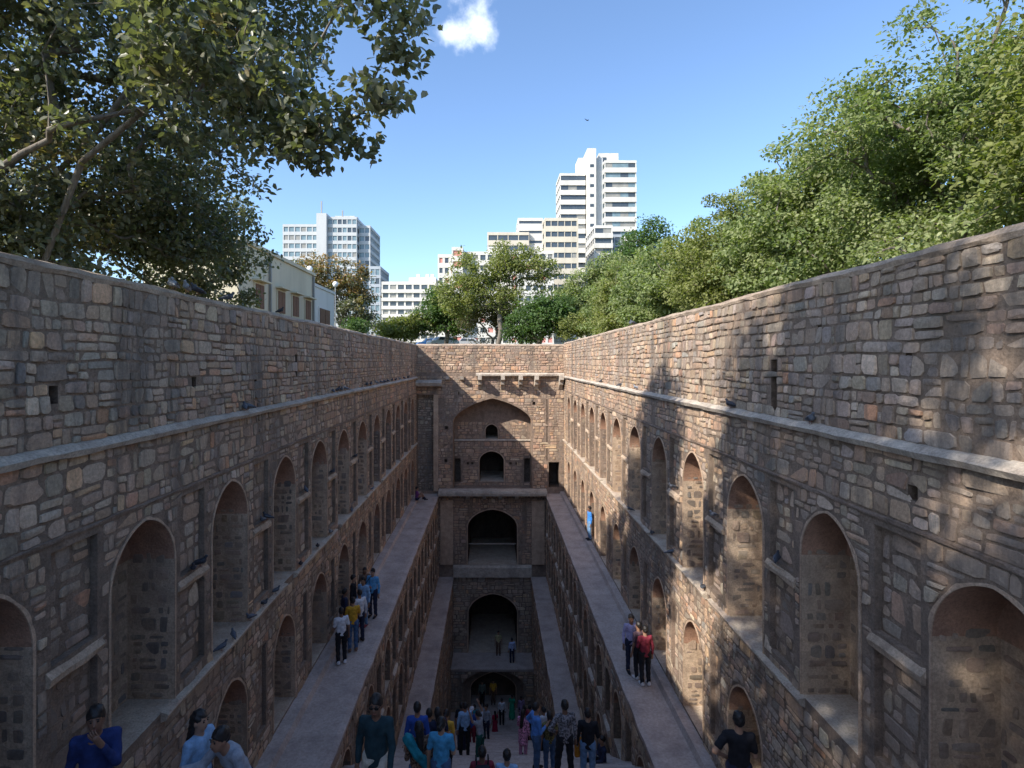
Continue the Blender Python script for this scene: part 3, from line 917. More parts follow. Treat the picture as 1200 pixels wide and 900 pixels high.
def make_tree(name, label, base, fork, lobes, n_cl, n_leaf, leaf, cl_r, seed, cols, mat, group=None, keep=None, trunk_r=0.3,
              gap=0.08, up=0.35, flat=0.6, bloom=None, shell=0.45, sunny=0.0, squash=0.7, hexa=False, bushy=False, cat='tree'):
    """lobes: ellipsoids (cx, cy, cz, rx, ry, rz) in world space filled with leaf clusters joined by branches."""
    rs = np.random.RandomState(seed)
    base = np.array(base, float); fork = np.array(fork, float)
    L = np.array(lobes, float)
    wgt = (L[:, 3] * L[:, 4] * L[:, 5]) ** 0.72; wgt /= wgt.sum()
    C = []
    tries = 0
    while len(C) < n_cl and tries < n_cl * 12:
        tries += 1
        l = L[rs.choice(len(L), p=wgt)]
        d = rs.normal(size=3); d /= np.linalg.norm(d)
        r = rs.rand() ** shell
        p = l[:3] + d * r * l[3:] * (1 + 0.16 * noise.noise(tuple(d * 2.1 + l[:3])))
        if noise.noise(tuple(p * 0.42 + seed)) < -0.30 + gap: continue
        if keep is not None and not keep(p): continue
        C.append(p)
    C = np.array(C)
    # skeleton: trunk, then every cluster hooks on to the nearest wood that lies nearer the fork
    tl = np.linalg.norm(fork - base) * 0.022
    P = [base] + [base + (fork - base) * f + rs.normal(size=3) * tl for f in (0.2, 0.4, 0.6, 0.8)] + [fork]; par = [-1, 0, 1, 2, 3, 4]
    hubs = [l[:3] * 0.55 + fork * 0.45 + rs.normal(size=3) * 0.3 for l in L]
    for h in hubs:
        dd = np.linalg.norm(h - fork); last = 5; bow = rs.normal(size=3) * 0.16 * dd
        for q in (1, 2, 3):
            f = q / 4
            P.append(fork * (1 - f) + h * f + bow * 2 * f * (1 - f) + rs.normal(size=3) * 0.04 * dd); par.append(last); last = len(P) - 1
        P.append(h); par.append(last)
    order = np.argsort(np.linalg.norm(C - fork, axis=1))
    leafnode = []
    for i in order:
        A = np.array(P[5:])
        dc = np.linalg.norm(A - C[i], axis=1) + 0.35 * np.linalg.norm(A - fork, axis=1)
        j = int(np.argmin(dc)) + 5
        dd = np.linalg.norm(C[i] - P[j]); nm_ = 1 + int(dd / 0.7)
        bow = rs.normal(size=3) * 0.10 * dd + np.array((0, 0, 0.05 * dd)); a0 = P[j]; last = j
        for q in range(1, nm_ + 1):
            f = q / (nm_ + 1)
            P.append(a0 * (1 - f) + C[i] * f + bow * 4 * f * (1 - f) * 0.6 + rs.normal(size=3) * 0.03 * min(dd, 1.5)); par.append(last); last = len(P) - 1
        P.append(C[i]); par.append(last)
        leafnode.append(len(P) - 1)
    cnt = np.zeros(len(P)); cnt[leafnode] = 1
    for i in range(len(P) - 1, 0, -1): cnt[par[i]] += cnt[i]
    rad = trunk_r * np.sqrt(np.maximum(cnt, 0.6) / max(cnt[0], 1)) * 0.95
    rad = np.maximum(rad, 0.009)
    root = empty(name, tuple(base))
    tag(root, label, cat, group)
    Pl = [p - base for p in P]
    link('stem' if bushy else 'trunk', branch_mesh(Pl, par, rad), M['bark'], root)
    # leaves
    n = len(C) * n_leaf
    ci = np.repeat(np.arange(len(C)), n_leaf)
    off = rs.normal(size=(n, 3)); off *= (rs.rand(n, 1) ** 0.42 * 1.75) / np.maximum(np.linalg.norm(off, axis=1, keepdims=True), 1e-6)
    off = off * np.array((1, 1, squash)) * cl_r * rs.uniform(0.6, 1.25, (len(C), 1))[ci]
    ctr = C[ci] + off
    axis = rs.normal(size=(n, 3)) + off / cl_r * 0.7; axis[:, 2] -= 0.25
    axis /= np.linalg.norm(axis, axis=1, keepdims=True)
    nrm = rs.normal(size=(n, 3)); nrm[:, 2] = np.abs(nrm[:, 2]) + up
    nrm += np.array(SUN)[None] * sunny
    sd = np.cross(axis, nrm); sd /= np.maximum(np.linalg.norm(sd, axis=1, keepdims=True), 1e-6)
    nn = np.cross(sd, axis)
    ln = leaf * rs.uniform(0.65, 1.3, (n, 1)); wd = ln * flat * 0.5
    v0 = ctr - axis * ln * 0.5
    v1 = ctr - axis * ln * 0.05 + sd * wd + nn * ln * 0.06
    v2 = ctr + axis * ln * 0.5 - nn * ln * 0.08
    v3 = ctr - axis * ln * 0.05 - sd * wd + nn * ln * 0.06
    if hexa:
        w1 = ctr - axis * ln * 0.22 + nn * ln * 0.05; w2 = ctr + axis * ln * 0.16 + nn * ln * 0.04
        Vv = np.stack([v0, w1 + sd * wd, w2 + sd * wd * 0.8, v2, w2 - sd * wd * 0.8, w1 - sd * wd], 1).reshape(-1, 3) - base
        b6 = (np.arange(n) * 6)[:, None]
        Fv = np.concatenate([b6 + np.array([[0, 1, 2, 3]]), b6 + np.array([[0, 3, 4, 5]])], 1).reshape(-1, 4)
    else:
        Vv = np.stack([v0, v1, v2, v3], 1).reshape(-1, 3) - base
        Fv = np.arange(n * 4).reshape(-1, 4)
    cols_a = np.array([c for c, _ in cols]); cw = np.array([w for _, w in cols], float); cw /= cw.sum()
    cl_c = cols_a[rs.choice(len(cols_a), size=len(C), p=cw)]
    lf_c = cols_a[rs.choice(len(cols_a), size=n, p=cw)]
    fc = (0.55 * cl_c[ci] + 0.45 * lf_c) * rs.uniform(0.75, 1.3, (n, 1))
    if bloom is None:
        link('crown', mesh_np('crown', Vv, Fv, fcol=np.repeat(fc, 2, 0) if hexa else fc), mat, root)
    else:
        bc, thr = bloom
        up_m = (off[:, 2] > -0.1 * cl_r) & (C[ci][:, 2] > thr)
        Vr = Vv.reshape(-1, 4, 3)
        fb = np.array(bc)[None] * rs.uniform(0.7, 1.3, (n, 1))
        for nm, m_, cc in (('crown', ~up_m, fc), ('blossom', up_m, fb)):
            k = int(m_.sum())
            link(nm, mesh_np(nm, Vr[m_].reshape(-1, 3), np.arange(k * 4).reshape(-1, 4), fcol=cc[m_]), mat, root)
    return root

FIG = [((0.136, 0.148, 0.095), 5), ((0.172, 0.177, 0.119), 4), ((0.236, 0.222, 0.157), 2.2), ((0.098, 0.110, 0.071), 3), ((0.310, 0.224, 0.086), 0.3)]
NEEM = [((0.188, 0.232, 0.093), 5), ((0.241, 0.276, 0.123), 4), ((0.136, 0.178, 0.071), 4), ((0.316, 0.333, 0.179), 2)]
ACAC = [((0.189, 0.209, 0.069), 5), ((0.240, 0.253, 0.095), 4), ((0.140, 0.164, 0.053), 3)]
DEEP = [((0.077, 0.132, 0.042), 5), ((0.105, 0.165, 0.055), 4), ((0.064, 0.105, 0.035), 3)]
PALE = [((0.130, 0.120, 0.065), 4), ((0.160, 0.145, 0.080), 3), ((0.095, 0.095, 0.045), 3)]

def over_left(p):           # crown stays on its own side of the wall top, and clear of the stair head
    return p[2] > 1.5 if p[0] > -6.2 else True

make_tree('fig_tree', 'large dark-leaved fig tree leaning over the shaded side wall', (-9.6, 9.5, -1.6), (-9.0, 9.3, 2.2),
          [(-8.6, 10.5, 4.6, 3.3, 4.0, 2.8), (-7.2, 9.0, 6.2, 3.0, 2.6, 2.6), (-5.6, 9.2, 4.4, 2.0, 2.0, 1.7), (-4.6, 9.8, 6.4, 1.9, 1.8, 1.6),
           (-9.5, 8.0, 8.6, 3.2, 3.2, 3.2), (-8.0, 14.0, 3.6, 2.4, 3.0, 2.2), (-7.4, 12.2, 2.8, 1.5, 2.2, 1.7), (-6.6, 8.9, 8.6, 2.6, 2.0, 2.0), (-8.2, 9.2, 2.6, 2.2, 2.6, 1.5), (-9.0, 8.4, 1.8, 2.6, 2.6, 1.5), (-6.9, 14.3, 2.7, 1.3, 1.7, 1.4), (-8.8, 11.5, 1.9, 2.0, 2.5, 1.4)],
          1180, 92, 0.115, 0.31, 3, FIG, LEAF_A, keep=lambda p: over_left(p) and not (p[0] > -0.874 * p[1] and 577 + p[0] / p[1] * 660 > 440), trunk_r=0.26, gap=0.11, sunny=0.5, hexa=True)
make_tree('fig_tree', 'fig tree whose long leafy sprays hang out against the open sky', (-11.0, 9.4, -1.6), (-5.0, 8.7, 4.2),
          [(-1.15, 7.0, 4.2, 0.38, 0.5, 0.5), (-1.6, 7.0, 4.6, 0.4, 0.5, 0.35), (-1.4, 7.2, 3.45, 0.33, 0.5, 0.28), (-2.2, 7.4, 3.0, 0.8, 0.6, 0.36),
           (-2.9, 7.4, 3.5, 0.7, 0.7, 0.7), (-1.9, 7.3, 2.95, 0.5, 0.4, 0.22), (-3.8, 7.2, 4.0, 1.0, 0.8, 0.8), (-2.5, 7.6, 2.7, 0.45, 0.5, 0.2)],
          120, 40, 0.125, 0.19, 8, FIG, LEAF_A, trunk_r=0.05, gap=-0.2, sunny=0.5, hexa=True)
for i, (b, f, lobes, n, lab) in enumerate((
        ((-10.5, -2.0, -1.6), (-10, -2, 3.0), [(-9.5, -1.5, 8.0, 4.0, 3.6, 3.6), (-8.6, 1.2, 5.6, 2.6, 2.2, 2.4), (-9.0, -4.5, 6.0, 3.2, 3.0, 3.0), (-9.5, -1.8, 12.2, 3.4, 2.6, 2.4), (-9.0, -3.5, 10.0, 3.4, 3.4, 3.0), (-9.5, -3.0, 14.2, 4.0, 4.0, 2.6), (-9.0, -1.2, 13.0, 2.6, 2.0, 2.0)], 860, 'tall fig tree beside the stair head, casting dappled shade on the far side wall'),
        ((-11.0, -9.0, -1.6), (-10.6, -9, 3.0), [(-10, -8.5, 7.5, 3.8, 3.6, 3.6), (-9.2, -6.2, 9.5, 3.0, 2.4, 2.6)], 380, 'fig tree standing farther back behind the stair head'))):
    make_tree('fig_tree', lab, b, f, lobes, n, 38, 0.20, 0.33, 40 + i, FIG, LEAF_A, trunk_r=0.4, gap=0.05)

def over_right(p): return p[0] > 5.9
_rt = random.Random(91)
right_row = [  # x, y, top, spread
    (10.6, 7.0, 7.3, 3.1), (10.8, 12.0, 8.0, 3.4), (11.0, 17.0, 7.5, 3.3), (10.6, 22.0, 6.9, 3.2), (10.8, 27.5, 7.0, 3.3),
    (11.0, 33.5, 7.2, 3.5), (11.2, 40.5, 7.6, 3.7), (11.6, 48.0, 8.6, 3.9)]
names = ['beside the stair head', 'beside the nearest niches', 'next in the row behind the wall', 'midway along the wall', 'past the middle of the wall',
         'towards the end facade', 'close to the end facade', 'just beyond the end facade']
for i, (x, y, tz, r) in enumerate(right_row):
    lobes = [(x, y, tz - r * 0.72, r * 0.95, r * 0.95, r * 0.75), (x - 1.6, y + 0.5, tz - r * 1.05, r * 0.62, r * 0.85, r * 0.62), (x - 1.9, y - 1.2, 2.6, r * 0.5, r * 0.7, 1.4), (x + 1.8, y + 0.8, tz - r * 1.1, r * 0.7, r * 0.8, r * 0.7), (x - 1.2, y + 1.6, 3.4, r * 0.6, r * 0.7, 1.7)]
    k = 1.0 if y < 24 else 0.7
    make_tree('roadside_tree', 'sunlit green tree behind the right-hand parapet, ' .replace('right-hand parapet', 'dappled side wall') + names[i], (x + 0.6, y, -1.6), (x + 0.3, y, 2.0), lobes, int(400 * (1.0 if y < 24 else 0.85)), int(190 * k), 0.095 if y < 14 else (0.125 if y < 24 else 0.20), 0.38 if y < 24 else 0.46, 200 + i,
              NEEM if i % 3 else ACAC, LEAF_B, 'trees in a row behind the dappled side wall', over_right, trunk_r=0.3, gap=0.16, up=0.6, sunny=0.9, squash=0.55, hexa=y < 18)

# trees and bushes beyond the end facade
def far_tree(lab, pxs, Y, cols, seed, n, nl, leaf, clr, tr=0.3, gap=0.0, name='park_tree', trunk=True, bloom=None, mat=None):
    lobes = []
    for (u, v, ru, rv) in pxs:
        c = px(u, v, Y)
        lobes.append((c.x, c.y, c.z, ru / FPX * Y, max(ru, rv) / FPX * Y * 0.9, rv / FPX * Y))
    bx = sum(l[0] for l in lobes) / len(lobes)
    z0 = terrain(Y, 0)
    zmin = min(l[2] - l[5] for l in lobes)
    make_tree(name, lab, (bx, Y, z0), (bx + 0.2, Y, max(z0 + 1.0, zmin + 0.4)), lobes, n, nl, leaf, clr, seed, cols, mat or LEAF_B, 'trees beyond the end facade' if trunk else 'bushes beyond the end facade', trunk_r=tr, gap=gap, up=0.5, sunny=0.9, bloom=bloom, bushy=not trunk, cat='tree' if trunk else 'bush')

far_tree('yellowish open-crowned tree with bare forking limbs in front of the white blocks', [(560, 318, 30, 26), (600, 310, 34, 24), (634, 318, 22, 28), (540, 345, 30, 26), (585, 348, 32, 20)], 62, ACAC, 301, 360, 46, 0.3, 0.55, 0.30, 0.06)
far_tree('blue-green rounded tree beside the white apartment block', [(520, 355, 24, 24), (512, 372, 26, 22), (535, 372, 22, 24)], 70, DEEP, 302, 260, 46, 0.34, 0.6)
far_tree('dark green dense bushy tree right behind the end facade', [(632, 375, 34, 26), (648, 362, 26, 22), (612, 388, 24, 16)], 56, DEEP, 303, 330, 50, 0.26, 0.5)
far_tree('brownish twiggy tree between the two green ones', [(562, 372, 26, 30), (590, 372, 18, 32)], 66, PALE, 304, 200, 34, 0.26, 0.6, 0.2, 0.1)
far_tree('light green tree at the foot of the cream office block', [(690, 345, 30, 32), (712, 325, 28, 28), (668, 362, 28, 28)], 60, NEEM, 305, 330, 50, 0.3, 0.55)
far_tree('mid green tree standing against the tall tower', [(742, 300, 28, 30), (762, 282, 24, 26), (730, 330, 30, 30)], 66, DEEP, 306, 300, 46, 0.32, 0.6)
far_tree('brown-flowering tree behind the cream house', [(365, 318, 26, 20), (402, 325, 30, 24), (392, 352, 30, 26), (418, 352, 22, 26), (420, 372, 22, 20)], 62, FIG, 307, 260, 46, 0.32, 0.55, 0.3, 0.0, bloom=((0.26, 0.165, 0.060), px(0, 352, 62).z), mat=LEAF_A)
far_tree('pale olive bush on the lawn by the white block', [(468, 386, 30, 14), (494, 382, 20, 16)], 70, ACAC, 308, 190, 40, 0.34, 0.6, 0.1, trunk=False, name='bush')
far_tree('bright green bush at the end of the cream house', [(418, 385, 18, 10)], 52, DEEP, 309, 60, 36, 0.2, 0.4, 0.1, trunk=False, name='bush')
far_tree('yellow-green bush below the light green tree', [(690, 378, 24, 16), (668, 385, 18, 14)], 54, ACAC, 310, 110, 40, 0.24, 0.45, 0.1, trunk=False, name='bush')

# ------------------------------------------------------------------ buildings
M.update(white=mat_concrete('white_painted_concrete', (0.66, 0.64, 0.59), 0.5), cream=mat_concrete('cream_painted_concrete', (0.60, 0.545, 0.44), 0.5),
         greyc=mat_concrete('grey_concrete', (0.50, 0.52, 0.53)), yellowc=mat_concrete('stained_cream_plaster', (0.60, 0.54, 0.40), 0.6),
         pink=mat_concrete('red_painted_panel', (0.62, 0.27, 0.23), 0.2), glassd=mat_glass('dark_window_glass', (0.055, 0.07, 0.085)),
         glassb=mat_glass('blue_tinted_glass', (0.16, 0.23, 0.26)), brown=mat_plain('brown_shutter_wood', (0.17, 0.085, 0.05), 0.7),
         bluegrey=mat_concrete('blue_grey_concrete', (0.38, 0.42, 0.46)), steel=mat_plain('grey_steel', (0.3, 0.3, 0.3), 0.5, metal=0.6),
         blind=mat_glass('drawn_blind_glass', (0.26, 0.25, 0.22)), globe=mat_plain('white_globe', (0.8, 0.8, 0.78), 0.4))

def block(root, u0, u1, y0, y1, z0, z1, fh, bay, wall, glass, band=0.45, pier=0.5, right=True, left=True, bayd=None, out=0.35, parapet=1.0, accent=None, blank_right=False, balcony=0.0, seed=0):
    """One rectangular volume: recessed body, a band at every floor, piers, a pane in every bay."""
    r = random.Random(seed)
    box('body', root, u0 + out, u1 - out, y0 + out, y1 - 0.3, z0, z1 - 0.05, wall)
    nf = max(1, int(round((z1 - parapet - z0) / fh))); fh = (z1 - parapet - z0) / nf
    for i in range(nf + 1):
        zb = z0 + i * fh
        ht = band * fh if i < nf else parapet
        box('floor_band', root, u0, u1, y0 - (balcony if i < nf else 0), y1, zb, zb + ht, wall)
    nb = max(1, int(round((u1 - u0) / bay)))
    bw = (u1 - u0) / nb
    for k in range(nb + 1):
        if pier <= 0: break
        c = u0 + k * bw
        a = max(u0 + 0.02, c - pier / 2); b = min(u1 - 0.02, c + pier / 2)
        box('pier', root, a, b, y0 + 0.06, y0 + out + 0.1, z0 + 0.02, z1 - 0.1, wall)
    for i in range(nf):
        za, zb = z0 + i * fh + band * fh + 0.01, z0 + (i + 1) * fh - 0.01
        for k in range(nb):
            g = r.choice((glass, glass, glass, M['blind'], M['glassd']))
            if accent and r.random() < 0.22: g = accent
            box('window', root, u0 + k * bw + pier / 2 + 0.02, u0 + (k + 1) * bw - pier / 2 - 0.02, y0 + out - 0.08, y0 + out + 0.02, za, zb, g)
    for on, xa, sgn in ((left, u0, 1), (right, u1, -1)):
        if not on: continue
        if sgn < 0 and blank_right:
            box('end_wall', root, u1 - 0.5, u1 + 0.05, y0 - 0.04, y1 + 0.04, z0, z1 + 0.05, wall); continue
        nd = max(1, int(round((y1 - y0) / (bayd or bay)))); dw = (y1 - y0) / nd
        for i in range(nf):
            za, zb = z0 + i * fh + band * fh + 0.01, z0 + (i + 1) * fh - 0.01
            for k in range(nd):
                box('window', root, xa + sgn * (out - 0.08), xa + sgn * (out + 0.02), y0 + k * dw + max(pier, 0.4) / 2, y0 + (k + 1) * dw - max(pier, 0.4) / 2, za, zb, glass)
        for k in range(nd + 1):
            c = y0 + k * dw; pw = max(pier, 0.4)
            a = max(y0 + 0.03, c - pw / 2); b = min(y1 - 0.03, c + pw / 2)
            box('pier', root, min(xa + sgn * 0.06, xa + sgn * (out + 0.1)), max(xa + sgn * 0.06, xa + sgn * (out + 0.1)), a, b, z0 + 0.02, z1 - 0.1, wall)

def pz(v, Y): return (424 - v) / FPX * Y
def pxx(u, Y): return (u - 577) / FPX * Y

# white tower with stair core
Y = 230
t = tag(empty('tower_block'), 'tall white tower block with a raised blank stair core', 'building')
block(t, pxx(656, Y), pxx(686, Y), Y, Y + 14, 1, pz(203, Y), 4.0, 3.4, M['white'], M['glassd'], 0.5, 0.0, right=False, seed=1, balcony=0.3)
block(t, pxx(706, Y), pxx(743, Y), Y - 4, Y + 16, 1, pz(192, Y), 4.0, 3.2, M['white'], M['glassb'], 0.5, 0.0, seed=2, balcony=0.3, bayd=4.0)
box('stair_core', t, pxx(687, Y), pxx(697, Y), Y - 3, Y + 10, 1, pz(177, Y), M['white'])
box('core_recess', t, pxx(697, Y) + 0.03, pxx(706, Y) - 0.03, Y - 1, Y + 10, 1, pz(186, Y), M['greyc'])
for i in range(14):
    z = pz(196, Y) - i * 4.0
    box('window', t, pxx(690, Y), pxx(694.5, Y), Y - 3.05, Y - 2.9, z - 1.0, z + 0.2, M['glassd'])
box('roof_tank', t, pxx(678, Y), pxx(687, Y) - 0.03, Y + 1, Y + 9, pz(203, Y) - 0.3, pz(184, Y), M['white'])
box('roof_house', t, pxx(702, Y), pxx(725, Y), Y + 0.5, Y + 10, pz(192, Y) - 0.4, pz(179, Y), M['white'])
box('window', t, pxx(706, Y), pxx(711, Y), Y + 0.4, Y + 0.6, pz(189, Y), pz(184, Y), M['glassd'])
box('mast', t, pxx(692, Y), pxx(692, Y) + 0.25, Y + 2, Y + 2.25, pz(178, Y), pz(170, Y), M['steel'])
# small block in front of it
Y = 200
t = tag(empty('office_block'), 'small grey-white block with balcony bands at the foot of the tower', 'building')
block(t, pxx(696, Y), pxx(718, Y), Y, Y + 18, 1, pz(264, Y), 3.6, 3.0, M['white'], M['glassd'], 0.48, 0.0, seed=3, balcony=0.5, bayd=3.6)
block(t, pxx(718, Y) + 0.1, pxx(735, Y), Y + 9, Y + 24, 1, pz(268, Y), 3.6, 2.6, M['bluegrey'], M['glassd'], 0.4, 0.3, seed=4)  # blue-grey tone paints in the shaded right side of this block
# cream stepped block
Y = 188
t = tag(empty('office_block'), 'cream stepped office block with a blank end wall', 'building')
block(t, pxx(637, Y), pxx(676, Y), Y - 3, Y + 22, 1, pz(258, Y), 3.4, 2.4, M['cream'], M['glassd'], 0.52, 0.2, blank_right=True, seed=5)
block(t, pxx(571, Y), pxx(620, Y), Y, Y + 14, 1, pz(272, Y), 3.4, 3.4, M['cream'], M['glassd'], 0.5, 0.25, right=False, seed=6)
block(t, pxx(606, Y) + 0.3, pxx(637, Y) - 0.1, Y + 1.5, Y + 16, 1, pz(254, Y), 3.4, 8.0, M['white'], M['glassd'], 0.72, 0.6, right=False, seed=7)
box('roof_slab', t, pxx(636, Y), pxx(656, Y), Y + 6, Y + 14, pz(258, Y) - 0.4, pz(252, Y), M['cream'])
# white block with red panels
Y = 165
t = tag(empty('apartment_block'), 'white apartment block with small red panels behind the yellowish tree', 'building')
block(t, pxx(513, Y), pxx(534, Y), Y, Y + 16, 1, pz(298, Y), 3.0, 2.0, M['white'], M['glassd'], 0.48, 0.7, right=False, accent=M['pink'], seed=8)
block(t, pxx(529, Y) + 0.2, pxx(543, Y), Y - 2, Y + 14, 1, pz(291, Y), 3.0, 2.4, M['white'], M['glassd'], 0.5, 0.8, accent=M['pink'], seed=9)
block(t, pxx(543, Y) + 0.15, pxx(597, Y), Y + 1, Y + 15, 1, pz(294, Y), 3.0, 2.2, M['white'], M['glassd'], 0.5, 0.7, accent=M['pink'], seed=10, left=False)
block(t, pxx(597, Y) + 0.15, pxx(648, Y), Y - 3, Y + 13, 1, pz(296, Y), 3.0, 2.2, M['white'], M['glassd'], 0.5, 0.7, accent=M['pink'], seed=11)
box('roof_house', t, pxx(572, Y), pxx(590, Y), Y + 4, Y + 10, pz(295, Y) - 0.6, pz(286, Y), M['white'])
# low white block
Y = 180
t = tag(empty('apartment_block'), 'low white block with a grid of open balconies and a roof tank', 'building')
block(t, pxx(447, Y), pxx(511, Y), Y, Y + 14, 1, pz(330, Y), 2.75, 2.5, M['white'], M['glassd'], 0.42, 0.55, seed=12, balcony=0.35)
box('roof_house', t, pxx(478, Y), pxx(510, Y), Y + 2, Y + 10, pz(330, Y) - 0.6, pz(324, Y), M['white'])
for a in (486, 497, 503):
    box('roof_tank', t, pxx(a, Y), pxx(a + 4, Y), Y + 4, Y + 5.5, pz(324, Y) - 0.2, pz(319, Y), M['white'])
# glass-fronted office tower on the left
Y = 215
t = tag(empty('office_tower'), 'grey office tower with tinted glass bands and masts on its roof', 'building')
block(t, pxx(384, Y), pxx(418, Y), Y, Y + 20, 1, pz(254, Y), 3.2, 1.75, M['greyc'], M['glassb'], 0.42, 0.35, seed=13, left=False, right=False)
block(t, pxx(418, Y) + 0.1, pxx(432, Y), Y + 3, Y + 22, 1, pz(262, Y), 3.2, 2.2, M['greyc'], M['glassb'], 0.42, 0.4, seed=14, left=False)
block(t, pxx(330, Y), pxx(372, Y), Y + 1, Y + 18, 1, pz(262, Y), 3.2, 2.2, M['greyc'], M['glassb'], 0.42, 0.4, seed=15)
box('service_shaft', t, pxx(372, Y) + 0.05, pxx(384, Y) - 0.05, Y - 1.5, Y + 8, 1, pz(251, Y), M['greyc'])
box('roof_house', t, pxx(388, Y), pxx(412, Y), Y + 5, Y + 14, pz(254, Y) - 0.6, pz(249, Y), M['greyc'])
for u, v in ((373, 233), (398, 244), (416, 252)):
    box('mast', t, pxx(u, Y), pxx(u, Y) + 0.5, Y + 3, Y + 3.5, pz(262, Y), pz(v, Y), M['steel'])
Y = 195
t = tag(empty('office_block'), 'narrow blue-grey block beside the grey office tower', 'building')
block(t, pxx(433, Y), pxx(446, Y), Y, Y + 16, 1, pz(312, Y), 3.2, 2.4, M['bluegrey'], M['glassb'], 0.35, 0.3, seed=16)

# cream house along the left
t = tag(empty('house'), 'stained cream two-storey house with brown shutters beyond the shaded wall', 'building')
hx = -12.0
box('wall', t, hx - 4.5, hx, 26.6, 37.8, -1.6, 5.75, M['yellowc'])
box('parapet_cap', t, hx - 4.6, hx + 0.12, 26.5, 37.9, 5.76, 5.95, M['yellowc'])
box('annex_wall', t, hx - 4.4, hx - 0.25, 37.85, 43.6, -1.6, 5.2, M['white'])
box('annex_parapet', t, hx - 4.45, hx - 0.17, 37.86, 43.7, 5.21, 5.4, M['white'])
for yy in (28.9, 31.9, 34.2, 36.5):
    for z in (2.75, -0.6):
        w = empty('window', parent=t)
        box('frame', w, hx - 0.05, hx + 0.06, yy - 0.62, yy + 0.62, z - 0.12, z + 1.32, M['yellowc'])
        for a in (-0.5, 0.02):
            box('shutter', w, hx + 0.07, hx + 0.1, yy + a, yy + a + 0.48, z, z + 1.2, M['brown'])
        box('sunshade', w, hx + 0.0, hx + 0.4, yy - 0.75, yy + 0.75, z + 1.34, z + 1.42, M['yellowc'])
w = empty('window', parent=t)
box('frame', w, hx - 0.3, hx - 0.18, 39.6, 42.2, 2.3, 3.9, M['white'])
for a in (39.75, 41.0):
    box('shutter', w, hx - 0.17, hx - 0.13, a, a + 1.1, 2.4, 3.8, M['brown'])
box('drainpipe', t, hx + 0.02, hx + 0.14, 30.2, 30.32, -1.6, 5.7, M['steel'])
box('drainpipe', t, hx + 0.02, hx + 0.14, 37.5, 37.62, -1.6, 5.7, M['steel'])

def lathe(prof, k=14):
    V = []; F = []
    for r, z in prof:
        for q in range(k):
            a = 2 * math.pi * q / k
            V.append((r * math.cos(a), r * math.sin(a), z))
    for i in range(len(prof) - 1):
        for q in range(k):
            F.append((i * k + q, i * k + (q + 1) % k, (i + 1) * k + (q + 1) % k, (i + 1) * k + q))
    return mesh_py('lathe', V, F, smooth=True)
for (u, v, Y) in ((363, 315, 44), (393, 333, 47)):
    g = px(u, v, Y); z0 = terrain(Y, 0)
    l = empty('lamp_post', (g.x, Y, z0))
    tag(l, 'park lamp post with a white globe by the brown-flowering tree', 'lamp', 'globe lamps by the flowering tree')
    link('post', lathe([(0.09, 0), (0.09, 0.4), (0.05, 0.5), (0.04, g.z - z0 - 0.2)]), M['steel'], l)
    link('globe', lathe([(0.05, -0.24), (0.16, -0.18), (0.24, 0), (0.17, 0.17), (0.01, 0.24)]), M['globe'], l, (0, 0, g.z - z0))

# ------------------------------------------------------------------ smooth bodies from distance fields
def surface_nets(f, lo, hi, h):
    lo = np.array(lo, float); hi = np.array(hi, float)
    n = np.ceil((hi - lo) / h).astype(int) + 1
    ax = [(lo[i] + h * np.arange(n[i])).astype(np.float32) for i in range(3)]
    X, Y, Z = np.meshgrid(*ax, indexing='ij')
    D = f(X, Y, Z)
    S = D < 0
    acc = np.zeros(tuple(n - 1) + (3,)); cnt = np.zeros(tuple(n - 1))
    quads = []
    idx = np.arange(np.prod(n - 1)).reshape(tuple(n - 1))
    for a in range(3):
        sl0 = [slice(None)] * 3; sl1 = [slice(None)] * 3
        sl0[a] = slice(0, -1); sl1[a] = slice(1, None)
        d0, d1 = D[tuple(sl0)], D[tuple(sl1)]
        cr = S[tuple(sl0)] != S[tuple(sl1)]
        I = np.argwhere(cr)
        if len(I) == 0: continue
        t = d0[cr] / (d0[cr] - d1[cr])
        P = lo + h * I
        P[:, a] += h * t
        b, c = [(1, 2), (2, 0), (0, 1)][a]
        ok = np.ones(len(I), bool)
        cells = []
        for db, dc in ((-1, -1), (0, -1), (0, 0), (-1, 0)):
            J = I.copy(); J[:, b] += db; J[:, c] += dc
            good = (J[:, b] >= 0) & (J[:, b] < n[b] - 1) & (J[:, c] >= 0) & (J[:, c] < n[c] - 1)
            ok &= good
            Jg = J[good]
            np.add.at(acc, (Jg[:, 0], Jg[:, 1], Jg[:, 2]), P[good])
            np.add.at(cnt, (Jg[:, 0], Jg[:, 1], Jg[:, 2]), 1)
            cells.append(J)
        ins = S[tuple(sl0)][cr]
        Q = np.stack([idx[tuple(np.clip(J[:, k], 0, n[k] - 2) for k in range(3))] for J in cells], 1)
        Q[~ins] = Q[~ins][:, ::-1]
        quads.append(Q[ok])
    Q = np.concatenate(quads)
    used = np.unique(Q)
    mp = np.zeros(idx.size, int); mp[used] = np.arange(len(used))
    V = acc.reshape(-1, 3)[used] / cnt.reshape(-1)[used][:, None]
    return V, mp[Q]

def smin(a, b, k):
    h = np.clip(0.5 + 0.5 * (b - a) / k, 0, 1)
    return b + (a - b) * h - k * h * (1 - h)

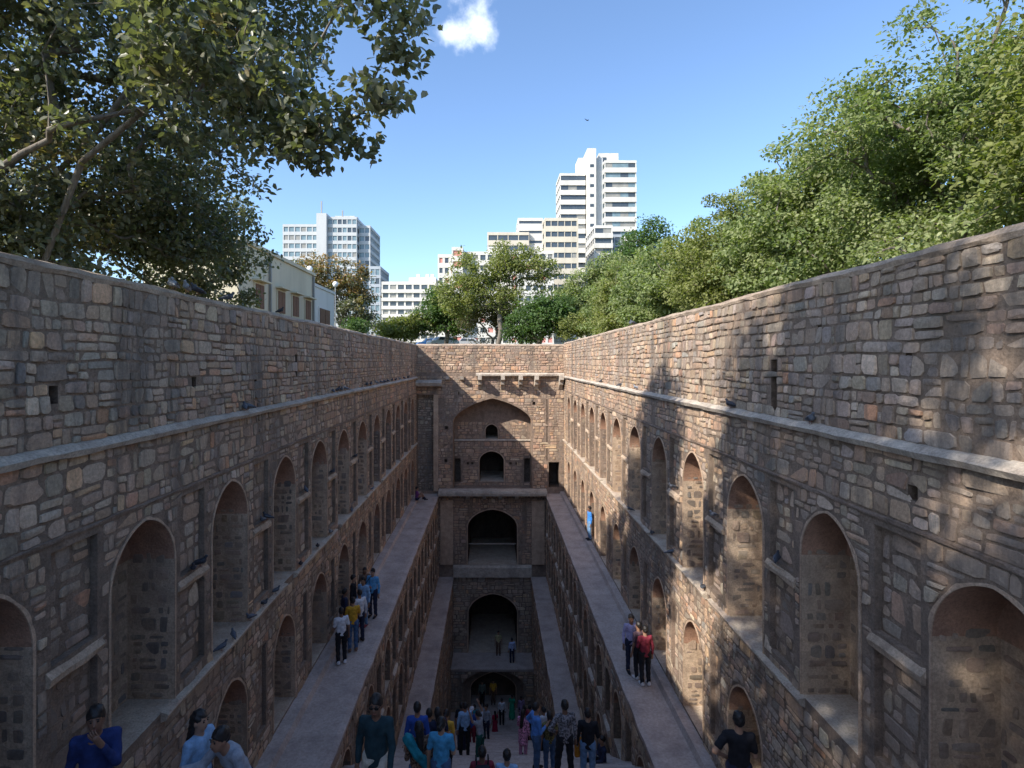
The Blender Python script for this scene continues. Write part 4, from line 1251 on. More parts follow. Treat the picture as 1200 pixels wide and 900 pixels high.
def capsule(X, Y, Z, a, b, ra, rb, sy=1.0):
    """Tapered capsule; sy > 1 flattens it front to back."""
    a = np.array(a, np.float32); b = np.array(b, np.float32)
    d = b - a; L = float(d.dot(d)); ra = np.float32(ra); rb = np.float32(rb)
    px_, py_, pz_ = X - a[0], Y - a[1], Z - a[2]
    t = np.clip((px_ * d[0] + py_ * d[1] + pz_ * d[2]) / max(L, 1e-9), 0, 1)
    r = ra + (rb - ra) * t
    return np.sqrt((px_ - t * d[0]) ** 2 + ((py_ - t * d[1]) * sy) ** 2 + (pz_ - t * d[2]) ** 2) - r

def ellipsoid(X, Y, Z, c, r):
    q = np.sqrt(((X - c[0]) / r[0]) ** 2 + ((Y - c[1]) / r[1]) ** 2 + ((Z - c[2]) / r[2]) ** 2)
    return (q - 1) * min(r)

ARMS = dict(down=((.055, -.02, -.29), (.015, .05, -.25)), phone=((.05, .02, -.28), (-.10, .20, .08)), hip=((.17, -.07, -.23), (-.13, .12, -.12)),
            reach=((.12, .12, -.20), (.12, .19, .02)), chin=((.02, .11, -.24), (-.13, .08, .27)), fold=((.05, .05, -.27), (-.20, .16, .02)),
            swing=((.06, .09, -.27), (.0, .14, -.20)), back=((.06, -.10, -.26), (-.02, -.03, -.25)), up=((.16, .05, .13), (-.03, .12, .23)), lap=((.06, .10, -.25), (-.10, .20, -.08)))
LEGS = dict(stand=(((.10, .02, .49), (.10, -.02, .085)), ((.10, .02, .49), (.10, -.02, .085))),
            wide=(((.14, .03, .49), (.17, -.01, .085)), ((.12, .01, .49), (.14, -.03, .085))),
            walk=(((.10, .14, .50), (.10, .20, .085)), ((.10, .00, .50), (.10, -.20, .11))),
            contra=(((.12, .07, .50), (.13, .05, .085)), ((.09, .0, .49), (.09, -.02, .085))),
            sitstep=(((.13, .40, .17), (.13, .48, -.28)), ((.15, .38, .18), (.17, .44, -.28))),
            sitfloor=(((.11, .32, .44), (.11, .46, .07)), ((.13, .34, .42), (.13, .52, .07))))
_pcache = {}

def person_meshes(pose, arms, hair, top, bottom, bend, h):
    key = (pose, arms, hair, top, bottom, bend, h)
    if key in _pcache: return _pcache[key]
    sit = pose.startswith('sit')
    pel = np.array((0, 0, 0.12 if sit else 0.95))
    kb = bend
    def spine(z, y=0.0):
        """point at height z above the pelvis, leaning forward by bend"""
        return pel + np.array((0, math.sin(kb) * z + y * math.cos(kb), math.cos(kb) * z - y * math.sin(kb)))
    waist, chest, neck = spine(.15), spine(.33), spine(.50)
    hd = spine(.655, .02)
    parts = {}
    J = {}
    for sg, arm, leg in ((-1, arms[0], LEGS[pose][0]), (1, arms[1], LEGS[pose][1])):
        sh = spine(.445) + np.array((sg * .168, 0, 0))
        e = sh + np.array(ARMS[arm][0]) * (sg, 1, 1)
        w = e + np.array(ARMS[arm][1]) * (sg, 1, 1)
        hip = pel + np.array((sg * .09, 0, -.03))
        kn = np.array(leg[0]) * (sg, 1, 1); an = np.array(leg[1]) * (sg, 1, 1)
        fd = np.array((sg * .03, 1, -.02)); fd /= np.linalg.norm(fd)
        hv = (w - e) / np.linalg.norm(w - e)
        J[sg] = (sh, e, w, hip, kn, an, an + fd * .17 + np.array((0, 0, -.05)), hv, w + hv * .09)
    def torso(X, Y, Z, g):
        d = capsule(X, Y, Z, pel, waist, .135 + g, .125 + g, 1.35)
        d = smin(d, capsule(X, Y, Z, waist, chest, .125 + g, .145 + g, 1.4), .05)
        return smin(d, capsule(X, Y, Z, J[-1][0] * .8 + chest * .2, J[1][0] * .8 + chest * .2, .068 + g, .068 + g), .06)
    def body(X, Y, Z):
        d = torso(X, Y, Z, -.012)
        d = smin(d, capsule(X, Y, Z, neck - (0, 0, .04), hd - (0, 0, .04), .058, .052), .03)
        hh = smin(ellipsoid(X, Y, Z, hd + np.array((0, -.012, .02)), (.074, .095, .098)), ellipsoid(X, Y, Z, hd + np.array((0, .03, -.055)), (.054, .058, .068)), .04)
        hh = smin(hh, capsule(X, Y, Z, hd + np.array((0, .088, .0)), hd + np.array((0, .102, -.028)), .010, .015), .018)
        for sg in (-1, 1):
            hh = smin(hh, ellipsoid(X, Y, Z, hd + np.array((sg * .077, -.005, -.012)), (.012, .02, .03)), .008)
        d = smin(d, hh, .02)
        for sg in (-1, 1):
            sh, e, w, hip, kn, an, toe, hv, pe = J[sg]
            d = smin(d, capsule(X, Y, Z, sh, e, .052, .040), .03)
            d = smin(d, capsule(X, Y, Z, e, w, .040, .028), .015)
            d = smin(d, capsule(X, Y, Z, w, pe, .030, .036, 1.25), .015)
            d = smin(d, capsule(X, Y, Z, hip, kn, .082, .055), .03)
            d = smin(d, capsule(X, Y, Z, kn, an, .055, .038), .02)
            d = smin(d, capsule(X, Y, Z, an, toe, .036, .026), .015)
        return d
    lo, hi = np.array((-.75, -.5, -.45)), np.array((.75, .85, 1.85))
    pts = np.array([p for sg in (-1, 1) for p in J[sg] if True] + [hd, pel])
    lo = pts.min(0) - .2; hi = pts.max(0) + .2
    V, Q = surface_nets(body, lo, hi, h)
    # five fingers on each hand
    FV = list(V); FF = [tuple(q) for q in Q]
    for sg in (-1, 1):
        hv, pe = J[sg][7], J[sg][8]
        sd = np.cross(hv, (0, 1, 0.2)); sd = sd / max(np.linalg.norm(sd), 1e-6)
        pn = np.cross(hv, sd)
        fing = [(pe + hv * .02 + sd * o, hv + sd * o * 3, ln) for o, ln in ((-.027, .062), (-.009, .074), (.009, .07), (.026, .055))]
        fing.append((J[sg][2] + hv * .04 - sd * .03 * 1, hv * .6 - sd * .8, .06))
        for b0, dr, ln in fing:
            dr = dr / np.linalg.norm(dr)
            pts3 = [b0 - dr * .012, b0 + dr * ln * .55, b0 + dr * ln * .85 - pn * ln * .45 * sg]
            base = len(FV)
            for p, r in zip(pts3, (.0095, .0088, .0065)):
                for q in range(4):
                    a = math.pi / 2 * q
                    FV.append(p + (sd * math.cos(a) + pn * math.sin(a)) * r)
            for i in range(2):
                for q in range(4):
                    FF.append((base + i * 4 + q, base + i * 4 + (q + 1) % 4, base + i * 4 + 4 + (q + 1) % 4, base + i * 4 + 4 + q))
            FF.append((base + 8, base + 9, base + 10, base + 11))
    parts['body'] = mesh_py('person_body', FV, FF, True)
    # clothes
    hem = {'tee': -.06, 'shirt': -.09, 'kurta': -.42, 'dress': -.62}[top]
    def shirt(X, Y, Z):
        d = torso(X, Y, Z, .006)
        if top in ('kurta', 'dress') and not sit:
            d = smin(d, capsule(X, Y, Z, pel, pel + (0, 0, hem), .16, .19 if top == 'kurta' else .22, 1.25), .06)
        else:
            d = smin(d, capsule(X, Y, Z, waist, pel + (0, 0, hem * .6), .135, .148, 1.35), .04)
        for sg in (-1, 1):
            sh, e, w = J[sg][:3]
            if top in ('tee', 'dress'):
                d = smin(d, capsule(X, Y, Z, sh, sh + (e - sh) * .68, .057, .056), .025)
            else:
                d = smin(d, capsule(X, Y, Z, sh, e, .058, .047), .025)
                d = smin(d, capsule(X, Y, Z, e, e + (w - e) * .86, .047, .036), .015)
        d = d + .006 * np.sin(X * 41 + Z * 17) * np.sin(Z * 29 + Y * 23)
        return np.maximum(d, -(Z - (pel[2] + hem - (.06 if sit else 0)) + .012 * np.sin(X * 23) ))
    V, Q = surface_nets(shirt, lo, hi, h)
    parts['shirt' if top in ('tee', 'shirt') else top] = mesh_py('person_top', V, Q.tolist(), True)
    def trousers(X, Y, Z):
        d = capsule(X, Y, Z, pel + (-.04, 0, 0), pel + (.04, 0, 0), .125, .125, 1.15)
        for sg in (-1, 1):
            hip, kn, an = J[sg][3:6]
            d = smin(d, capsule(X, Y, Z, hip, kn, .097, .070), .03)
            d = smin(d, capsule(X, Y, Z, kn, an + (kn - an) * .04, .070, .058), .015)
        if bottom == 'skirt' and not sit:
            d = smin(d, capsule(X, Y, Z, pel, pel + (0, 0, -.75), .14, .24, 1.2), .05)
        return np.maximum(d, Z - (pel[2] + .10)) + .005 * np.sin(Z * 37 + X * 31)
    V, Q = surface_nets(trousers, lo, hi, h)
    parts['skirt' if bottom == 'skirt' else 'trousers'] = mesh_py('person_bottom', V, Q.tolist(), True)
    def hairf(X, Y, Z):
        d = ellipsoid(X, Y, Z, hd + np.array((0, -.018, .026)), (.083, .104, .108))
        d = np.maximum(d, -(Z - hd[2] + .085 - (Y - hd[1] + .09) * .78))           # slanting hairline, low at the nape and high at the brow
        if hair == 'long':
            d = smin(d, capsule(X, Y, Z, hd + np.array((0, -.06, .0)), spine(.24, -.15), .078, .060, 1.2), .03)
        if hair == 'bun':
            d = smin(d, ellipsoid(X, Y, Z, hd + np.array((0, -.135, .0)), (.05, .045, .05)), .015)
        return d + .008 * np.sin(X * 95 + Y * 50) * np.sin(Z * 80 + Y * 70 + X * 30)
    V, Q = surface_nets(hairf, hd - .62 if hair == 'long' else hd - .3, hd + .3, h * .85)
    parts['hair'] = mesh_py('person_hair', V, Q.tolist(), True)
    for sg in (-1, 1):
        an, toe = J[sg][5], J[sg][6]
        def shoe(X, Y, Z):
            d = smin(capsule(X, Y, Z, an + (0, -.03, -.03), toe, .052, .042), ellipsoid(X, Y, Z, an + (0, -.02, .0), (.05, .055, .06)), .02)
            return np.maximum(d, -(Z - (an[2] - .085)))
        V, Q = surface_nets(shoe, np.minimum(an, toe) - .12, np.maximum(an, toe) + .12, max(h, .014))
        parts['shoe%d' % sg] = mesh_py('person_shoe', V, Q.tolist(), True)
    parts['_hd'] = hd; parts['_spine'] = (spine, pel)
    _pcache[key] = parts
    return parts

_cl = {}
def cloth(col, kind='cloth'):
    k = (tuple(round(c, 3) for c in col), kind)
    if k not in _cl:
        if kind == 'print':
            m = N('patterned_cloth')
            tc = m.n('ShaderNodeTexCoord').outputs['Object']
            f = m.noise(tc, 26, 3, 0.6)
            c = m.ramp(f, [(0.42, tuple(x * 0.35 for x in col)), (0.5, col), (0.6, tuple(min(1, x * 1.8) for x in col))])
            m.bsdf(c, 0.85)
            _cl[k] = m.m
        else:
            _cl[k] = mat_plain('%s_fabric' % kind, col, 0.85 if kind == 'cloth' else 0.55, 0.32, 11.0, 0.6, 0.25)
    return _cl[k]
SKIN = [mat_plain('brown_skin', (0.30, 0.165, 0.105), 0.55, 0.08, 12), mat_plain('dark_brown_skin', (0.21, 0.115, 0.075), 0.55, 0.08, 12), mat_plain('light_brown_skin', (0.38, 0.225, 0.15), 0.55, 0.08, 12)]
HAIR = mat_plain('black_hair', (0.018, 0.015, 0.014), 0.5, 0.3, 40)
EYE = mat_plain('dark_eye', (0.02, 0.015, 0.012), 0.25)
LIP = mat_plain('lip', (0.22, 0.085, 0.07), 0.5)
_ball = lathe([(0.001, -1), (0.5, -0.87), (0.87, -0.5), (1, 0), (0.87, 0.5), (0.5, 0.87), (0.001, 1)], 10)

WHITE = (0.62, 0.63, 0.66); LBLUE = (0.26, 0.42, 0.62); SKYB = (0.12, 0.36, 0.62); ROYAL = (0.03, 0.08, 0.33); NAVY = (0.025, 0.03, 0.06)
BLACK = (0.018, 0.018, 0.022); JEANS = (0.07, 0.13, 0.24); LJEANS = (0.15, 0.26, 0.42); MUST = (0.55, 0.30, 0.03); MAROON = (0.22, 0.03, 0.05)
TEAL = (0.02, 0.22, 0.28); DTEAL = (0.02, 0.045, 0.055); PINK = (0.55, 0.25, 0.38); RED = (0.42, 0.03, 0.07); GREEN = (0.02, 0.30, 0.17); GREY = (0.30, 0.33, 0.38)
CREAM = (0.60, 0.55, 0.45); BROWN = (0.16, 0.10, 0.07); PURPLE = (0.20, 0.06, 0.20); YEL = (0.62, 0.36, 0.05); OLIVE = (0.14, 0.13, 0.05); TEALB = (0.07, 0.30, 0.50)
_pi = [0]
PEOPLE = {}
def person(label, x, y, z, face, pose='stand', arms=('down', 'down'), hair='short', top='shirt', tcol=WHITE, bottom='trousers', bcol=BLACK, bend=0.0, hgt=1.7, fine=False, shoe=BLACK, pattern=False, group=None, faced=False, key=None, turn=0.0):
    _pi[0] += 1
    pm = person_meshes(pose, arms, hair, top, bottom, bend, 0.0165 if fine else 0.027)
    s = hgt / 1.72
    root = empty('person', (x, y, z), math.radians(face))
    root.scale = (s, s, s)
    tag(root, label, 'person', group)
    sk = SKIN[_pi[0] % 3]
    for nm, me in pm.items():
        if nm.startswith('_'): continue
        if nm == 'body': m = sk
        elif nm == 'hair': m = HAIR
        elif nm.startswith('shoe'): m = cloth(shoe, 'shoe'); 
        elif nm in ('trousers', 'skirt'): m = cloth(bcol)
        else: m = cloth(tcol, 'print' if pattern else 'cloth')
        link('shoe' if nm.startswith('shoe') else nm, me, m, root)
    hd = pm['_hd']
    if faced:
        for sg in (-1, 1):
            o = link('eye', _ball, EYE, root, tuple(hd + np.array((sg * .031, .082, .008)))); o.scale = (.013, .010, .007)
            o = link('eyebrow', _ball, HAIR, root, tuple(hd + np.array((sg * .032, .088, .032)))); o.scale = (.02, .008, .005)
        o = link('mouth', _ball, LIP, root, tuple(hd + np.array((0, .083, -.066)))); o.scale = (.022, .010, .007)
    if key: PEOPLE[key] = (root, pm, s)
    return root

def on_stair(u, Y): return (pxx(u, Y), Y, -1.6 - 0.2 * (int(Y / RUN) + 1) + 0.002)

G1 = 'people on the great stair'; G2 = 'people on the shaded walkway'; G3 = 'people on the walkway below the dappled wall'; G4 = 'people at the foot of the stair'
def ps(label, u, Y, face, **k): person(label, *on_stair(u, Y), face, group=G1, **k)
# stair head, nearest the top
ps('person in a royal blue jacket holding a hand to the chin', 113, 5.75, 208, arms=('chin', 'down'), top='shirt', tcol=(0.02, 0.036, 0.13), bcol=BLACK, fine=True, faced=True, hgt=1.7, bend=0.05)
ps('person with long black hair and a pale blue printed top beside the shaded wall', 233, 6.45, -105, arms=('swing', 'down'), hair='long', top='kurta', tcol=LBLUE, bcol=NAVY, fine=True, faced=True, hgt=1.6)
ps('person in a grey-blue pullover stooping with one arm stretched out', 284, 6.35, 150, arms=('down', 'reach'), top='shirt', tcol=GREY, bcol=NAVY, bend=0.42, fine=True, faced=True, hgt=1.68)
ps('person in a dark teal shirt and sunglasses climbing the stair', 441, 7.2, 175, pose='walk', arms=('swing', 'down'), top='shirt', tcol=DTEAL, bcol=CREAM, fine=True, faced=True, hgt=1.74, key='shades')
ps('person in a black t-shirt seen from behind near the dappled wall', 866, 7.9, -12, arms=('hip', 'phone'), top='tee', tcol=BLACK, bcol=NAVY, fine=True, hgt=1.68, key='blacktee')
# crowd on the stair
ps('person in a royal blue shirt going down on the shaded side', 489, 11.4, 0, pose='walk', top='shirt', tcol=ROYAL, bcol=NAVY, hgt=1.7)
ps('person with a patterned brown top and a teal shawl', 491, 8.9, 20, hair='long', top='kurta', tcol=BROWN, bcol=JEANS, pattern=True, hgt=1.5, arms=('phone', 'down'), key='shawl', fine=True)
ps('person with black hair in a bright sky blue t-shirt', 517, 8.7, -10, hair='bun', top='tee', tcol=TEALB, bcol=JEANS, hgt=1.5, arms=('down', 'phone'), fine=True)
ps('person in a black top between the royal blue shirt and the orange one', 503, 13.2, 10, top='shirt', tcol=BLACK, bcol=BLACK, hgt=1.66)
ps('person with loose black hair in a dark navy dress', 513, 12.0, 30, hair='long', top='dress', tcol=NAVY, bcol=NAVY, hgt=1.62)
ps('person in an orange-yellow top with a white bag', 523, 14.2, -20, hair='bun', top='tee', tcol=YEL, bcol=BLACK, hgt=1.62)
ps('person in a light blue shirt and black trousers, weight on one leg', 545, 18.0, 12, pose='contra', top='shirt', tcol=LBLUE, bcol=BLACK, hgt=1.7, arms=('down', 'fold'))
ps('person in a black shirt just beyond the light blue one', 541, 20.0, -15, top='tee', tcol=BLACK, bcol=NAVY, hgt=1.7)
ps('person in a blue top and white cap', 553, 24.0, 160, top='tee', tcol=ROYAL, bcol=MAROON, hgt=1.66, key='cap')
ps('person in green trousers with both arms raised', 563, 17.4, 60, pose='wide', arms=('up', 'up'), hair='bun', top='tee', tcol=GREY, bcol=(0.015, 0.09, 0.075), hgt=1.6, bend=0.15)
ps('seated person in a maroon shirt with a dark backpack', 565, 10.7, 4, pose='sitstep', arms=('lap', 'lap'), top='shirt', tcol=MAROON, bcol=NAVY, hgt=1.7, fine=True, key='pack')
ps('seated person in a pale blue shirt leaning on one arm', 594, 10.9, -6, pose='sitstep', arms=('back', 'lap'), top='tee', tcol=LBLUE, bcol=JEANS, hgt=1.7, fine=True)
ps('small figure in a red dress on the lower steps', 580, 33.6, 20, hair='long', top='dress', tcol=RED, bcol=RED, bottom='skirt', hgt=1.36)
ps('person in a pink kurta standing by the blue-shirted one', 613, 18.2, -30, hair='long', top='kurta', tcol=PINK, bcol=PINK, hgt=1.55, arms=('phone', 'down'), pattern=True)
ps('person in a bright blue shirt and jeans in profile', 628, 13.4, -70, pose='contra', top='shirt', tcol=(0.10, 0.25, 0.60), bcol=JEANS, hgt=1.68, arms=('hip', 'phone'))
ps('person with long hair, an olive top and jeans', 644, 14.2, 15, hair='long', top='tee', tcol=OLIVE, bcol=JEANS, hgt=1.58, pattern=True)
ps('person in a grey patterned shirt and black trousers', 662, 12.1, 6, pose='wide', top='shirt', tcol=(0.17, 0.16, 0.17), bcol=BLACK, hgt=1.72, pattern=True, fine=True, arms=('hip', 'down'))
ps('person in a black shirt and pale jeans', 689, 12.5, -8, top='shirt', tcol=BLACK, bcol=LJEANS, hgt=1.7, fine=True, arms=('down', 'phone'))
ps('person in dark clothes sitting against the terrace wall', 706, 15.6, 100, pose='sitstep', arms=('lap', 'fold'), top='shirt', tcol=NAVY, bcol=BLACK, hgt=1.62)
ps('person in a dark purple kurta farther down the stair', 614, 27.5, 30, hair='long', top='kurta', tcol=PURPLE, bcol=BLACK, hgt=1.6)
ps('person in a maroon top farther down the stair', 621, 25.5, -40, top='tee', tcol=MAROON, bcol=BLACK, hgt=1.66)
ps('person in a white shirt behind the bright blue one', 637, 19.5, 40, top='shirt', tcol=WHITE, bcol=BLACK, hgt=1.64)
ps('person in a teal t-shirt on the lower steps', 556, 28.5, 0, top='tee', tcol=TEAL, bcol=BLACK, hgt=1.66)
ps('person in a grey shirt on the lower steps', 570, 26.5, 150, top='shirt', tcol=GREY, bcol=NAVY, hgt=1.68)
def pl(label, u, Y, z, face, group, **k): person(label, pxx(u, Y), Y, z, face, group=group, **k)
zf = ZEND + 0.003
pl('person in a white shirt and dark trousers before the lowest arch', 588, 36.0, zf, 0, G4, top='shirt', tcol=WHITE, bcol=BLACK)
pl('person in a green sari before the lowest arch', 600, 36.6, zf, 160, G4, hair='bun', top='dress', tcol=GREEN, bottom='skirt', bcol=GREEN, hgt=1.56)
pl('person in a yellow shirt inside the lowest arch', 578, 38.2, zf, 180, G4, top='tee', tcol=YEL, bcol=BROWN, hgt=1.66)
pl('person in a grey-green shirt inside the lowest arch', 565, 38.0, zf, 180, G4, top='shirt', tcol=(0.14, 0.17, 0.14), bcol=BLACK)
pl('person in a lilac top at the side of the lowest arch', 611, 36.4, zf, 190, G4, hair='long', top='kurta', tcol=(0.30, 0.22, 0.36), bcol=BLACK, hgt=1.58)
pl('person in a yellowish top standing in the third arch', 584, 39.0, -20.29, 180, 'people on the platform under the third arch', top='tee', tcol=(0.45, 0.40, 0.22), bcol=BROWN, hgt=1.66)
pl('person in a pale blue shirt on the platform edge', 600, 38.0, -20.29, 10, 'people on the platform under the third arch', top='shirt', tcol=(0.42, 0.52, 0.75), bcol=NAVY, hgt=1.66)
# shaded walkway
zw = ZWALK + 0.012
for (lab, u, Y, fc, k) in (
        ('person in a white t-shirt and black trousers on the shaded walkway', 400, 17.15, 30, dict(top='tee', tcol=WHITE, bcol=BLACK, shoe=WHITE, arms=('phone', 'down'), fine=True)),
        ('person in a mustard t-shirt and grey jeans on the shaded walkway', 413.5, 17.9, 20, dict(top='tee', tcol=MUST, bcol=JEANS, shoe=BROWN, arms=('fold', 'fold'), fine=True)),
        ('person in a white shirt and dark trousers half hidden by the mustard t-shirt', 421.5, 18.5, 40, dict(top='shirt', tcol=WHITE, bcol=NAVY)),
        ('person in dark clothes against the niche, beside the white t-shirt', 404, 18.6, -60, dict(top='shirt', tcol=NAVY, bcol=BLACK)),
        ('person in a black jacket against the shaded wall behind the mustard t-shirt', 414, 19.7, -90, dict(top='shirt', tcol=BLACK, bcol=BLACK, hgt=1.74)),
        ('person in light blue and jeans next to the one with the shoulder bag', 426, 19.6, 160, dict(top='shirt', tcol=LBLUE, bcol=LJEANS, shoe=MAROON)),
        ('person with long hair and a brown top by the shaded wall', 427.5, 20.8, 200, dict(hair='long', top='kurta', tcol=BROWN, bcol=NAVY, hgt=1.6)),
        ('person in a sky blue shirt with a dark shoulder bag', 437, 20.3, 165, dict(top='shirt', tcol=SKYB, bcol=NAVY, arms=('down', 'fold'), fine=True, key='bagman', faced=True, hgt=1.74))):
    pl(lab, u, Y, zw, fc, G2, **k)
pl('person in purple sitting where the shaded walkway ends', 488.5, 36.8, zw + 0.15, -70, G2, pose='sitfloor', arms=('lap', 'lap'), top='tee', tcol=PURPLE, bcol=NAVY, hgt=1.7)
# sunlit side walkway
pl('person in a lavender and white shirt on the walkway below the dappled wall', 739.5, 16.7, zw, 185, G3, top='shirt', tcol=(0.42, 0.40, 0.62), bcol=NAVY, pose='contra', faced=True, fine=True)
pl('person in a maroon shirt and black trousers with white shoes', 756, 16.0, zw, 10, G3, top='shirt', tcol=MAROON, bcol=BLACK, shoe=WHITE, arms=('fold', 'down'), fine=True, hgt=1.68)
pl('person with black hair between the lavender and the maroon shirt', 748.5, 16.35, zw, 30, G3, top='tee', tcol=(0.16, 0.10, 0.12), bcol=BLACK, shoe=WHITE, hgt=1.64)
pl('person in a bright blue shirt standing against the sunlit wall', 691, 28.6, zw + 0.15, 100, G3, top='shirt', tcol=(0.05, 0.22, 0.62), bcol=LJEANS, hgt=1.7)

# ------------------------------------------------------------------ things people carry
def rounded(f, lo, hi, h): 
    V, Q = surface_nets(f, lo, hi, h)
    return mesh_py('bag', V, Q.tolist(), True)
def bagbox(r, e):
    def f(X, Y, Z):
        qx, qy, qz = np.abs(X) - e[0] + r, np.abs(Y) - e[1] + r, np.abs(Z) - e[2] + r
        return np.sqrt(np.maximum(qx, 0) ** 2 + np.maximum(qy, 0) ** 2 + np.maximum(qz, 0) ** 2) + np.minimum(np.maximum(np.maximum(qx, qy), qz), 0) - r
    return f
def place_on(key, local, name, label, cat, me, mat, extra=None):
    root, pm, s = PEOPLE[key]
    a = root.rotation_euler.z
    l = Vector(local) * s
    o = empty(name, root.location + Vector((l.x * math.cos(a) - l.y * math.sin(a), l.x * math.sin(a) + l.y * math.cos(a), l.z)), a)
    tag(o, label, cat)
    link('bag_body' if cat in ('bag', 'backpack') else 'cloth_body', me, mat, o)
    if extra: extra(o)
    return o
def tube(pts, r, k=6):
    P = [np.array(p, float) for p in pts]
    return branch_mesh(P, [-1] + list(range(len(P) - 1)), [r] * len(P), k)
def straps(o):
    for sg in (-1, 1):
        link('strap', tube([(sg * .10, .03, .15), (sg * .115, .12, .27), (sg * .115, .24, .26), (sg * .12, .27, .1), (sg * .11, .1, -.12)], .016), cloth(BLACK), o)
    link('front_pocket', rounded(bagbox(.03, (.11, .05, .09)), (-.2, -.2, -.2), (.2, .2, .2), .02), cloth((0.03, 0.03, 0.04)), o, (0, -.09, -.08))
place_on('pack', (0, -.17, .42), 'backpack', 'dark backpack on the back of the seated maroon-shirted person', 'backpack', rounded(bagbox(.07, (.15, .09, .22)), (-.3, -.3, -.35), (.3, .3, .35), .02), cloth((0.02, 0.022, 0.035)), straps)
def sling(o):
    link('strap', tube([(0, 0, .1), (-.06, .06, .3), (-.22, .02, .53), (-.22, -.12, .48), (-.06, -.16, .2)], .012), cloth(BLACK), o)
place_on('bagman', (.24, .1, .95), 'shoulder_bag', 'dark shoulder bag carried by the person in the sky blue shirt', 'bag', rounded(bagbox(.04, (.12, .07, .13)), (-.25, -.2, -.25), (.25, .2, .25), .02), cloth((0.03, 0.03, 0.04)), sling)
def handle(o):
    link('handle', tube([(-.08, 0, .2), (-.06, 0, .3), (.06, 0, .3), (.08, 0, .2)], .01), cloth((0.55, 0.22, 0.03)), o)
p = on_stair(678, 12.6)
o = tag(empty('carrier_bag', (p[0], p[1], p[2] + 0.78), 0.2), 'orange carrier bag hanging between the grey patterned and the black shirt', 'bag')
link('bag_body', rounded(bagbox(.05, (.10, .05, .22)), (-.2, -.2, -.35), (.2, .2, .35), .02), cloth((0.55, 0.22, 0.03)), o)
handle(o)
# sunglasses
root, pm, s = PEOPLE['shades']
hd = pm['_hd']
a = root.rotation_euler.z
l = Vector(hd + np.array((0, .095, .008))) * s
g = tag(empty('sunglasses', root.location + Vector((l.x * math.cos(a) - l.y * math.sin(a), l.x * math.sin(a) + l.y * math.cos(a), l.z)), a), 'dark sunglasses on the face of the climber in dark teal', 'sunglasses')
for sg in (-1, 1):
    q = link('lens', _ball, EYE, g, (sg * .034, 0, 0)); q.scale = (.03, .007, .021)
    link('temple', tube([(sg * .06, 0, .005), (sg * .078, -.08, .008)], .004, 4), EYE, g)
link('bridge', tube([(-.012, .003, .006), (.012, .003, .006)], .004, 4), EYE, g)
# white cap and teal shawl
root, pm, s = PEOPLE['cap']; hd = pm['_hd']; a = root.rotation_euler.z
c = tag(empty('cap', root.location + Vector((0, 0, (hd[2] + .055) * s)), a), 'white cap worn by the person in blue', 'cap')
link('crown', lathe([(.10, 0), (.103, .03), (.085, .075), (.04, .1), (.001, .105)], 14), cloth(WHITE), c)
link('peak', mesh_py('peak', [(-.08, .07, 0), (.08, .07, 0), (.06, .17, -.015), (-.06, .17, -.015), (-.08, .07, .012), (.08, .07, .012), (.06, .17, -.003), (-.06, .17, -.003)],
     [(0, 1, 2, 3), (4, 7, 6, 5), (0, 4, 5, 1), (1, 5, 6, 2), (2, 6, 7, 3), (3, 7, 4, 0)]), cloth(WHITE), c)
def shawl_f(X, Y, Z):
    d = capsule(X, Y, Z, (-.18, -.02, .46), (-.05, -.13, .25), .085, .075, 1.2)
    d = smin(d, capsule(X, Y, Z, (-.05, -.13, .25), (.22, -.10, -.1), .075, .10, 1.4), .04)
    d = smin(d, capsule(X, Y, Z, (.22, -.10, -.1), (.28, -.02, -.42), .10, .08, 1.8), .04)
    return d + .008 * np.sin(X * 60 + Z * 44)
place_on('shawl', (0, 0, .96), 'shawl', 'teal shawl wrapped round the person in patterned brown', 'shawl', rounded(shawl_f, (-.4, -.4, -.65), (.5, .3, .7), .02), cloth(TEAL))

# ------------------------------------------------------------------ pigeons
def pigeon_f(X, Y, Z):
    d = capsule(X, Y, Z, (0, -.06, .10), (0, .05, .125), .050, .058)
    d = smin(d, capsule(X, Y, Z, (0, .07, .14), (0, .10, .20), .036, .024), .02)
    d = smin(d, ellipsoid(X, Y, Z, (0, .108, .212), (.024, .030, .025)), .012)
    d = smin(d, capsule(X, Y, Z, (0, -.08, .09), (0, -.19, .065), .036, .020, 1.0), .02)
    return smin(d, capsule(X, Y, Z, (0, .13, .208), (0, .155, .202), .009, .004), .006)
_V, _Q = surface_nets(pigeon_f, (-.1, -.26, 0), (.1, .2, .28), .011)
_pg = mesh_py('pigeon_body', _V, _Q.tolist(), True)
_leg = tube([(0, 0, 0.06), (0, -.005, .03), (0, .0, .004), (0, .03, .003)], .005, 4)
PG = [mat_plain('blue_grey_plumage', (0.085, 0.095, 0.115), 0.6, 0.45, 14), mat_plain('dark_plumage', (0.04, 0.042, 0.052), 0.6, 0.4, 14), mat_plain('pale_plumage', (0.22, 0.23, 0.25), 0.6, 0.4, 14)]
_wing_f = lambda X, Y, Z: capsule(X, Y, Z, (.048, .03, .125), (.030, -.15, .085), .026, .010)
_V, _Q = surface_nets(_wing_f, (0, -.22, .03), (.12, .1, .2), .011)
_wing = {1: mesh_py('wing', _V, _Q.tolist(), True), -1: mesh_py('wing', _V * np.array((-1, 1, 1)), _Q[:, ::-1].tolist(), True)}
_rp = random.Random(404)
